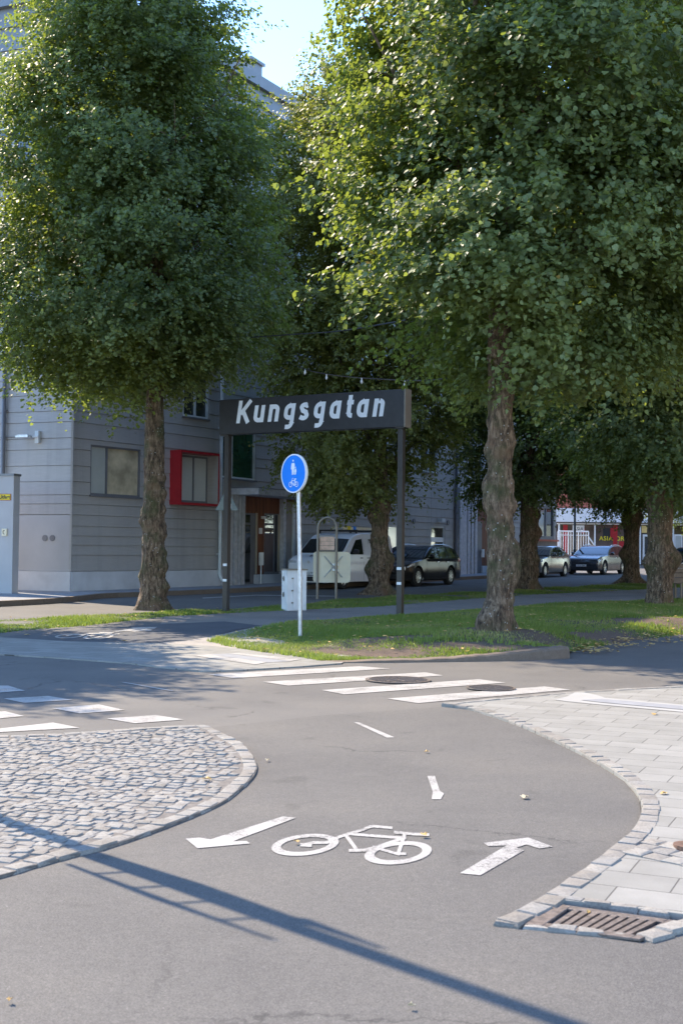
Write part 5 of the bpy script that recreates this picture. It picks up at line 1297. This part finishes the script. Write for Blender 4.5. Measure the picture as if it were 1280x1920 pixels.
# dark lamp post down the street
LP_ = G(1078, 1062, .0); LPy = 66; q_ = atdist(1077, 1040, LPy)
lp = thing('street_lamp', (q_.x, LPy, gz(LPy)), 0, 'thin dark lamp post rising in front of the shop between the two parked cars', 'street lamp')
mb = MB(); mb.tube([(0,0,0),(0,0,1.2),(0,0,1.25),(0,0,6)], [.085,.085,.06,.05], 12); mb.build('pole', M['black_paint'], lp, smooth=40)
mb = MB(); mb.tube([(0,0,6),(0,0,6.1),(0,0,6.5),(0,0,6.65)], [.06,.2,.26,.05], 14); mb.build('lamp_head', M['black_paint'], lp, smooth=40)

# bench at the right edge
BE = G(1262, 1121, .02); bsn = BE.y/FPX; be = thing('park_bench', (BE.x+.75, BE.y, gz(BE.y)+.02), R(8), 'wooden plank park bench with steel legs cut by the right edge', 'bench')
for i in range(4):
    mb = MB(); mb.box((0,.0+.03*i,.52+.14*i), (2.0,.03,.125)); mb.build('back_plank', M['plank'], be, bevel=.004).data.materials[0] = M['dark_plank'] if 'dark_plank' in M else M.setdefault('dark_plank', plain('brown bench plank', (.17,.125,.085), .7, var=.2, scale=8))
for i in range(3):
    mb = MB(); mb.box((0,-.12-.13*i,.45), (2.0,.115,.03)); mb.build('seat_plank', M['dark_plank'], be, bevel=.004)
for s_ in (-.72,.72):
    mb = MB(); mb.box((s_,.02,.21), (.05,.06,.44)); mb.box((s_,-.2,.42), (.05,.46,.03)); mb.box((s_,-.4,.21), (.05,.05,.42)); mb.box((s_,.12,.7), (.05,.03,.5)); mb.build('leg', M['dark_steel'], be)

# off-frame mast whose shadow lies over the foreground
S0 = G(0, 1545); S1 = G(1050, 1922)
hd = Vector((SUN.x, SUN.y, 0)).normalized(); sdir = (S0-S1).normalized()
base = S0 + hd*1.5
def sh(px, py): g_ = G(px, py); return (g_-Vector((base.x, base.y, 0))).dot(-hd)*math.tan(SUN_EL)   # height on the mast that shades that spot
ms = thing('sign_mast', (base.x, base.y, 0), 0, 'slender grey mast with a flag board, off the left edge, casting the long foreground shadow', 'mast')
zA_, zB_ = sh(130,1590), sh(640,1775)
MD = hd; MR = Vector((-hd.y, hd.x, 0))   # right of the mast as the sun sees it
mb = MB(); mb.tube([(0,0,0),(0,0,3),(0,0,9)], [.050,.046,.040], 14); mb.build('pole', M['galv'], ms, smooth=50)
def at_(o, z): return (MR.x*o, MR.y*o, z)
mb = MB(); 
fl = [at_(.03, zA_), at_(-.11, zA_+.25), at_(-.13, (zA_+zB_)/2), at_(-.10, zB_-.2), at_(-.12, zB_+.35), at_(-.03, zB_-.1)]
mb.prism([Vector(p) for p in (at_(.03, zA_), at_(-.06, zA_+.2), at_(-.095, (zA_+zB_)/2), at_(-.085, zB_-.25), at_(.02, zB_-.2))], MD, .02); mb.build('flag_board', M['cream'], ms)
zC, zD = sh(110,1620), sh(520,1765); zC -= 0; 
mb = MB(); mb.tube([at_(.16, zC+.05), at_(.165, (zC+zD)/2), at_(.15, zD)], [.012,.022,.009], 8); mb.build('side_rod', M['galv'], ms)
for k in range(4):
    z_ = zC+(zD-zC)*(.18+.2*k); mb = MB(); mb.tube([at_(.0,z_+.08), at_(.17,z_)], .011, 6); mb.build('bracket', M['galv'], ms)
mb = MB(); mb.tube([at_(-.08, zB_-.3), at_(-.075, zB_+.12)], [.03,.01], 6); mb.build('side_fin', M['galv'], ms)
# ------------------------------------------------------------------ cars
def cdt_fill(poly, extra, cons=()):
    pts = [Vector(p) for p in poly]+[Vector(p) for p in extra]; n = len(poly)
    ed = [(i,(i+1)%n) for i in range(n)]
    V, E, F_, *_ = delaunay_2d_cdt(pts, ed, [tuple(range(n))], 1, 1e-5); return V, F_
def make_car(loc, heading, sp, label):
    """local frame: x = 0 at the front bumper, growing to the rear; +y is the side the camera sees"""
    t = thing('parked_car' if sp['kind'] != 'van' else 'parked_van', loc, heading, label, 'car' if sp['kind'] != 'van' else 'van', 'vehicles parked along the far kerb')
    Lc, W, belt = sp['L'], sp['W']/2, sp['belt']; tum = sp['tum']; wr = sp['wr']
    def yh(x, z):
        e = abs(x-Lc/2)/(Lc/2); y = W*(1-.13*e**7)
        if z > belt: y -= (z-belt)*tum
        elif z < .45: y -= (.45-z)*.10
        else: y -= max(0, z-.62)*.05
        return y
    up_ = sp['profile']
    arch = []
    bz = .22
    poly = [(x, z) for x, z in smoothline([(a, b) for a, b in up_], 3)]
    for wx in (sp['wheels'][1], sp['wheels'][0]):
        ra = wr+.055
        a0 = math.asin((bz-wr)/ra) if abs(bz-wr) < ra else 0
        for k in range(13): a = a0+(math.pi-2*a0)*k/12; poly.append((wx+ra*math.cos(a), wr+ra*math.sin(a)))
    P_ = [Vector(p) for p in poly]; n = len(P_)
    area = sum(P_[i].x*P_[(i+1)%n].y-P_[(i+1)%n].x*P_[i].y for i in range(n)); sg = 1 if area > 0 else -1
    Q_ = []
    for i in range(n):
        d0 = (P_[i]-P_[i-1]).normalized(); d1 = (P_[(i+1)%n]-P_[i]).normalized(); tt = (d0+d1).normalized() if (d0+d1).length > 1e-5 else d0
        nn = Vector((-tt.y, tt.x))*sg; Q_.append(P_[i]+nn*.028)
    mb = MB(); vs = []
    for s_ in (1,-1):
        vs += [(p.x, s_*(yh(p.x, p.y)-.035), p.y) for p in P_]+[(q_.x, s_*yh(q_.x, q_.y), q_.y) for q_ in Q_]
    fs = []
    for i in range(n):
        j = (i+1)%n; fs += [(i,j,n+j,n+i), (2*n+i,3*n+i,3*n+j,2*n+j), (i,2*n+i,2*n+j,j)]
    mb.add(vs, fs)
    ex = []
    for x in np.arange(.15, Lc-.1, .22):
        for z in (.4,.55,.7,.85,belt,belt+.02,belt+.22,belt+.42, belt+.6):
            if inside(Q_, x, z) and min((Vector((x,z))-q_).length for q_ in Q_) > .06: ex.append((x,z))
    V, F_ = cdt_fill(Q_, ex)
    for s_ in (1,-1): mb.add([(v[0], s_*yh(v[0], v[1]), v[1]) for v in V], [tuple(f) for f in F_])
    b = mb.build('body', sp['paint'], t); bm = bmesh.new(); bm.from_mesh(b.data); bmesh.ops.remove_doubles(bm, verts=bm.verts, dist=.002); bmesh.ops.recalc_face_normals(bm, faces=bm.faces); bm.to_mesh(b.data); bm.free()
    b.data.shade_smooth(); b.data.set_sharp_from_angle(angle=R(32))
    m_ = MB(); m_.box((Lc/2,0,.42), (Lc*.86,(W-.22)*2,.46)); m_.build('underbody', M['darkvoid'], t)
    def sidepoly(pts, name, mat, off=.006, parent=None, sides=(1,-1), fine=.2):
        x0 = min(p[0] for p in pts); x1 = max(p[0] for p in pts); z0 = min(p[1] for p in pts); z1 = max(p[1] for p in pts)
        ex = [(x, z) for x in np.arange(x0+.05, x1, fine) for z in np.arange(z0+.05, z1, .12) if inside(pts, x, z)]
        V, F_ = cdt_fill(pts, ex); out = None
        for s_ in sides:
            m_ = MB(); m_.add([(v[0], s_*(yh(v[0], v[1])+off), v[1]) for v in V], [tuple(f) for f in F_]); out = m_.build(name, mat, parent or t); out.data.shade_smooth()
        return out
    for wpoly in sp['side']: sidepoly(wpoly, 'side_window', M['carglass'])
    def cross(pts, name, mat, inset=.06, off=.007, side=0):
        m_ = MB(); V_ = []
        for i, (x, z) in enumerate(pts):
            a = Vector(pts[max(i-1,0)]); c = Vector(pts[min(i+1,len(pts)-1)]); d = (c-a).normalized(); nn = Vector((-d.y, d.x)); x += nn.x*off; z += nn.y*off
            y = yh(x, z)-inset; V_ += [(x,-y,z),(x,-y*.5,z+.004),(x,y*.5,z+.004),(x,y,z)]
        m_.add(V_, [(4*i+k,4*i+k+1,4*i+k+5,4*i+k+4) for i in range(len(pts)-1) for k in range(3)]); o = m_.build(name, mat, t); o.data.shade_smooth(); return o
    cross(sp['ws'], 'windscreen', M['carglass']); cross(sp['rw'], 'rear_window', M['carglass'])
    # wheels
    for wx in sp['wheels']:
        for s_ in (1,-1):
            yc = s_*(W-.115); m_ = MB(); nseg = 28
            prof = [(wr-.13,-.10),(wr-.03,-.105),(wr,-.08),(wr,.07),(wr-.03,.10),(wr-.125,.095)]
            vs = []
            for r_, o_ in prof: vs += [(wx+r_*math.cos(2*math.pi*k/nseg), yc+s_*o_, wr+r_*math.sin(2*math.pi*k/nseg)) for k in range(nseg)]
            m_.add(vs, [(j*nseg+k, j*nseg+(k+1)%nseg, (j+1)*nseg+(k+1)%nseg, (j+1)*nseg+k) for j in range(5) for k in range(nseg)])
            wo = m_.build('wheel', M['rubber'], t, smooth=40)
            m_ = MB(); rr = wr-.115
            m_.tube([(wx, yc+s_*.03, wr), (wx, yc+s_*.095, wr)], rr*.24, 12)
            for k in range(sp.get('spokes', 9)):
                a = 2*math.pi*k/sp.get('spokes', 9)+.3; d = Vector((math.cos(a),0,math.sin(a))); m_.box(Vector((wx, yc+s_*.075, wr))+d*rr*.58, (rr*.86,.03,.028 if sp.get('spokes', 9) > 6 else .07), d, Vector((0,1,0)), Vector((-d.z,0,d.x)))
            vs = []
            for r_, o_ in ((rr*.9,.06),(rr,.09),(rr*1.05,.094),(rr*1.05,.05)): vs += [(wx+r_*math.cos(2*math.pi*k/nseg), yc+s_*o_, wr+r_*math.sin(2*math.pi*k/nseg)) for k in range(nseg)]
            m_.add(vs, [(j*nseg+k, j*nseg+(k+1)%nseg, (j+1)*nseg+(k+1)%nseg, (j+1)*nseg+k) for j in range(3) for k in range(nseg)])
            m_.build('rim', M['alloy'], wo)
            m_ = MB(); m_.tube([(wx, yc-s_*.02, wr),(wx, yc+s_*.03, wr)], rr*1.04, 24); m_.build('wheel_disc', M['darkvoid'], wo)
    # lights, grille, plates
    f = sp['front']
    for s_ in (1,-1):
        hl = [(x_, z_) for x_, z_ in f['lamp']]
        sidepoly(hl, 'headlight', M['lamp'], .012, sides=(s_,))
        sidepoly(sp['tail'], 'tail_light', M['redglass'], .010, sides=(s_,))
        m_ = MB(); zc = f['lz']; fx = f['fx']; m_.box((fx, s_*(W*.72), zc), (.03, W*.36, f['lh']), Vector((1, -s_*.35 if False else 0, 0))); m_.build('headlight_front', M['lamp'], t, bevel=.01)
        m_ = MB(); mx = sp['mirror']; m_.tube([(mx[0], s_*(yh(*mx)-.02), mx[1]-.02),(mx[0]+.0, s_*(yh(*mx)+.05), mx[1]),(mx[0], s_*(yh(*mx)+.09), mx[1]+.03),(mx[0], s_*(yh(*mx)+.20), mx[1]+.03),(mx[0], s_*(yh(*mx)+.22), mx[1]+.03)], [.02,.025,.085,.075,.02], 10); m_.build('wing_mirror', sp.get('mirmat', sp['paint']), t, smooth=60)
        for hx in sp['handles']:
            m_ = MB(); m_.box((hx, s_*(yh(hx, sp['hz'])+.018), sp['hz']), (.17,.022,.028)); m_.build('door_handle', sp.get('hmat', M['alloy']), t, bevel=.005)
    for lines in sp['gaps']:
        for s_ in (1,-1):
            m_ = MB()
            for (xa, za), (xb, zc_) in zip(lines, lines[1:]):
                nseg = 4
                for k in range(nseg):
                    A = Vector((xa, za)).lerp(Vector((xb, zc_)), k/nseg); B = Vector((xa, za)).lerp(Vector((xb, zc_)), (k+1)/nseg); d = (B-A).normalized()*.005; nn = Vector((-d.y, d.x))
                    q4 = [A+nn, B+nn, B-nn, A-nn]; m_.add([(q.x, s_*(yh(q.x, q.y)+.0045), q.y) for q in q4], [(0,1,2,3)])
            m_.build('door_gap', M['darkvoid'], t)
    m_ = MB(); m_.box((f['gx'], 0, f['gz']), (.05, W*f['gw'], f['gh'])); m_.build('grille', M['black_paint'], t, bevel=.012)
    m_ = MB(); m_.box((f['bx'], 0, f['bz']), (.05, W*1.25, f['bh'])); m_.build('lower_intake', M['darkvoid'], t, bevel=.012)
    m_ = MB(); m_.box((f['px'], 0, f['pz']), (.02, .52, .11)); m_.build('number_plate', M['plate'], t)
    tx = textmesh('plate_lettering', sp['plate'], .105, M['black_paint'], Vector((0,-1,0)), up, Vector((f['px']-.0125, 0, f['pz'])), ext=.0015); tx.parent = t
    m_ = MB(); m_.tube([(f['ex'],0,f['ez']),(f['ex']-.02,0,f['ez'])], .05, 16); m_.build('badge', M['alloy'], t)
    if sp.get('rails'):
        for s_ in (1,-1):
            m_ = MB(); rp_ = sp['rails']; m_.tube([(x, s_*(yh(x, z-.05)-.06), z) for x, z in rp_], .016, 6); m_.build('roof_rail', M['alloy'], t)
    return t
black = carpaint('black car paint', (.018,.016,.015), .2); silver = carpaint('silver car paint', (.24,.235,.225), .7); bluegrey = carpaint('blue grey car paint', (.09,.095,.105), .7); vanwhite = carpaint('white van paint', (.78,.79,.80), 0); navy = carpaint('dark blue car paint', (.015,.03,.07), .4)
estate = dict(kind='estate', L=4.8, W=1.82, belt=.95, tum=.36, wr=.335, wheels=(.93,3.68), paint=black, spokes=10,
    profile=[(.06,.22),(.0,.42),(.01,.58),(.10,.72),(.45,.84),(.95,.92),(1.32,.97),(1.75,1.20),(2.15,1.37),(2.6,1.44),(3.3,1.45),(3.9,1.41),(4.3,1.33),(4.52,1.12),(4.68,.98),(4.78,.80),(4.80,.5),(4.72,.22)],
    side=[[(1.68,.99),(2.22,1.33),(2.62,1.385),(2.62,.99)],[(2.70,.99),(2.70,1.39),(3.35,1.385),(3.45,1.0)],[(3.53,1.005),(3.44,1.38),(3.9,1.345),(4.38,1.10),(4.30,1.04)]],
    ws=[(1.38,1.0),(1.75,1.2),(2.15,1.365)], rw=[(4.34,1.3),(4.52,1.12),(4.63,1.03)],
    front=dict(lamp=[(.14,.66),(.12,.70),(.62,.84),(.60,.74)], lz=.64, lh=.13, fx=.05, gx=.01, gz=.58, gw=.9, gh=.12, bx=.02, bz=.36, bh=.16, px=-.025, pz=.46, ex=.035, ez=.70),
    tail=[(4.36,.90),(4.38,1.0),(4.66,.98),(4.74,.86)], mirror=(1.78,1.03), handles=(2.55,3.35), hz=.86,
    gaps=[[(1.62,.95),(1.60,.6),(1.68,.3)],[(2.66,1.4),(2.66,.6),(2.64,.28)],[(3.50,1.38),(3.55,.95),(3.42,.72),(3.28,.5),(3.25,.3)],[(1.68,.28),(3.25,.28)]],
    plate='RLU 506', rails=[(2.35,1.43),(2.6,1.485),(3.3,1.495),(3.9,1.46),(4.15,1.39)])
sedan = dict(estate, kind='sedan', L=4.64, W=1.76, wr=.325, wheels=(.90,3.58), paint=silver, spokes=10,
    profile=[(.06,.22),(.0,.42),(.01,.60),(.08,.74),(.5,.85),(1.0,.91),(1.35,.96),(1.8,1.20),(2.2,1.37),(2.65,1.43),(3.1,1.42),(3.5,1.34),(3.9,1.16),(4.2,1.04),(4.5,1.02),(4.60,.92),(4.64,.5),(4.56,.22)],
    side=[[(1.72,.99),(2.25,1.33),(2.60,1.37),(2.60,.99)],[(2.68,.99),(2.68,1.37),(3.15,1.35),(3.72,1.13),(3.60,1.03)]],
    ws=[(1.40,1.0),(1.8,1.2),(2.2,1.365)], rw=[(3.45,1.35),(3.9,1.16),(4.12,1.07)], tail=[(4.3,.80),(4.3,.95),(4.58,.92),(4.61,.80)],
    handles=(2.50,3.35), gaps=[[(1.62,.95),(1.60,.6),(1.68,.3)],[(2.64,1.38),(2.64,.6),(2.62,.28)],[(3.6,1.05),(3.45,.75),(3.22,.5),(3.18,.3)],[(1.68,.28),(3.18,.28)]], rails=None, plate='SWD 118')
estate2 = dict(estate, paint=bluegrey, plate='RLU 004', L=4.94, W=1.88, wr=.345, spokes=7, handles=(2.65,3.5),
    profile=[(.06,.22),(.0,.42),(.0,.62),(.06,.78),(.45,.90),(1.0,.96),(1.45,1.0),(1.9,1.22),(2.3,1.38),(2.7,1.45),(3.4,1.46),(4.0,1.43),(4.45,1.34),(4.68,1.12),(4.86,.98),(4.92,.80),(4.94,.5),(4.86,.22)], wheels=(.92,3.86),
    side=[[(1.85,1.02),(2.34,1.34),(2.72,1.39),(2.72,1.0)],[(2.80,1.0),(2.80,1.395),(3.45,1.39),(3.55,1.01)],[(3.63,1.01),(3.54,1.385),(4.05,1.355),(4.50,1.12),(4.40,1.05)]],
    ws=[(1.50,1.02),(1.9,1.22),(2.3,1.37)], rw=[(4.48,1.31),(4.68,1.12),(4.80,1.03)], tail=[(4.5,.85),(4.5,1.0),(4.84,.98),(4.90,.82)], rails=[(2.45,1.44),(2.7,1.49),(3.4,1.505),(4.0,1.475),(4.3,1.41)],
    gaps=[[(1.72,.98),(1.70,.6),(1.78,.3)],[(2.76,1.4),(2.76,.6),(2.74,.28)],[(3.60,1.38),(3.65,.95),(3.58,.72),(3.42,.5),(3.4,.3)],[(1.78,.28),(3.4,.28)]])
van = dict(kind='van', L=4.56, W=1.76, belt=1.12, tum=.16, wr=.325, wheels=(.84,3.56), paint=vanwhite, spokes=5,
    profile=[(.06,.22),(.0,.42),(.0,.72),(.10,.92),(.35,1.04),(.72,1.13),(1.0,1.32),(1.35,1.60),(1.65,1.77),(2.1,1.84),(3.0,1.86),(4.0,1.84),(4.42,1.78),(4.50,1.5),(4.55,1.0),(4.56,.5),(4.5,.22)],
    side=[[(1.18,1.14),(1.72,1.62),(2.14,1.66),(2.14,1.14)]], ws=[(.80,1.17),(1.0,1.32),(1.35,1.60),(1.58,1.73)], rw=[(4.43,1.74),(4.50,1.5),(4.52,1.2)],
    front=dict(lamp=[(.06,.74),(.12,.96),(.42,1.04),(.40,.94)], lz=.82, lh=.2, fx=.06, gx=-.0, gz=.50, gw=1.1, gh=.12, bx=.02, bz=.34, bh=.16, px=-.03, pz=.52, ex=.05, ez=.88),
    tail=[(4.42,.95),(4.42,1.45),(4.5,1.45),(4.53,.95)], mirror=(1.42,1.20), mirmat=M['black_paint'], hmat=M['black_paint'], handles=(2.02,2.5), hz=1.02,
    gaps=[[(1.08,1.1),(1.05,.6),(1.2,.3)],[(2.2,1.7),(2.22,1.0),(2.2,.28)],[(3.22,1.72),(3.22,.28)]], plate='YMH 27P', rails=None)
suv = dict(estate, paint=navy, plate='TXK 93A', rails=None)
def place_car(px, py, Y, wfront, sp, label, rot=0, far=0):
    """near-side front wheel touches the road at this spot of the photo"""
    p = atdist(px, py, Y); a = thB+rot
    ux_ = Vector((math.sin(a), math.cos(a), 0)); uy_ = Vector((ux_.y, -ux_.x, 0))    # x axis to the rear, near side towards the camera
    o = Vector((p.x, p.y, 0))-ux_*sp['wheels'][0]-uy_*(sp['W']/2-.1)
    t = make_car((0,0,0), 0, sp, label)
    z_ = p.z if far else gz(o.y)
    # frame is left-handed (x rear, y near side): mirror the data so that y is the near side
    Mx = Matrix.Identity(4)
    t.location = (o.x, o.y, z_); t.rotation_euler = (0,0,math.pi/2-a)
    return t
def flip_y(t):
    for c in t.children_recursive:
        if c.type == 'MESH' and not c.get('_f'):
            c.data.transform(Matrix.Scale(-1, 4, Vector((0,1,0)))); c.data.flip_normals()
tv = place_car(640, 1107, 41.0, .84, van, 'white panel van with a ladder on its roof rack, parked before the dark board wall')
tb1 = place_car(780, 1100, 44.0, .93, estate, 'black estate car with roof rails parked between the second tree and the side door')
ts = place_car(1019, 1085, 56.5, .90, sedan, 'silver grey saloon half hidden behind a dark knobbly trunk')
te = place_car(1131, 1080, 62.5, .92, estate2, 'blue grey estate car parked in front of the shop window')
tu = place_car(1322, 1087, 56.0, .93, suv, 'dark blue car at the right edge, only its pale windscreen and bonnet in view', rot=R(-2))
# van extras
vy = -van['W']/2
for i, ch in enumerate('BRIX'):
    tx = textmesh('van_lettering', ch, .30, M['black_paint'], Vector((0,0,-1)), Vector((1,0,0)), Vector((2.66, vy+.065-.012 if i < 2 else vy+.03, 1.58-.30*i)), ext=.003, off=.012); tx.parent = tv
tx = textmesh('bonnet_lettering', 'BRIX', .17, M['black_paint'], Vector((0,-1,0)), Vector((.9,0,.44)).normalized(), Vector((.42,0,1.085)), ext=.004); tx.parent = tv
lad = thing('ladder', tuple(tv.location), tv.rotation_euler.z, 'wooden and aluminium ladder with blue and yellow straps lying on the van roof', 'ladder')
for yy in (-.30, .12):
    m_ = MB(); m_.box((3.0,yy,2.02), (2.5,.04,.09)); m_.build('stile', M['cream'], lad)
for k in range(9):
    m_ = MB(); m_.box((1.9+k*.27,-.09,2.02), (.04,.40,.035)); m_.build('rung', M['galv'], lad)
for xx, mt_ in ((2.1,'yellow'),(2.5,'blue')):
    m_ = MB(); m_.box((xx,-.32,2.02), (.12,.1,.14)); m_.build('strap', M[mt_], lad)
for xx in (1.95,3.1,4.1):
    m_ = MB(); m_.box((xx,0,1.94), (.05,1.5,.05)); m_.box((xx,.7,1.89), (.05,.05,.1)); m_.box((xx,-.7,1.89), (.05,.05,.1)); m_.build('roof_rack', M['black_paint'], tv)
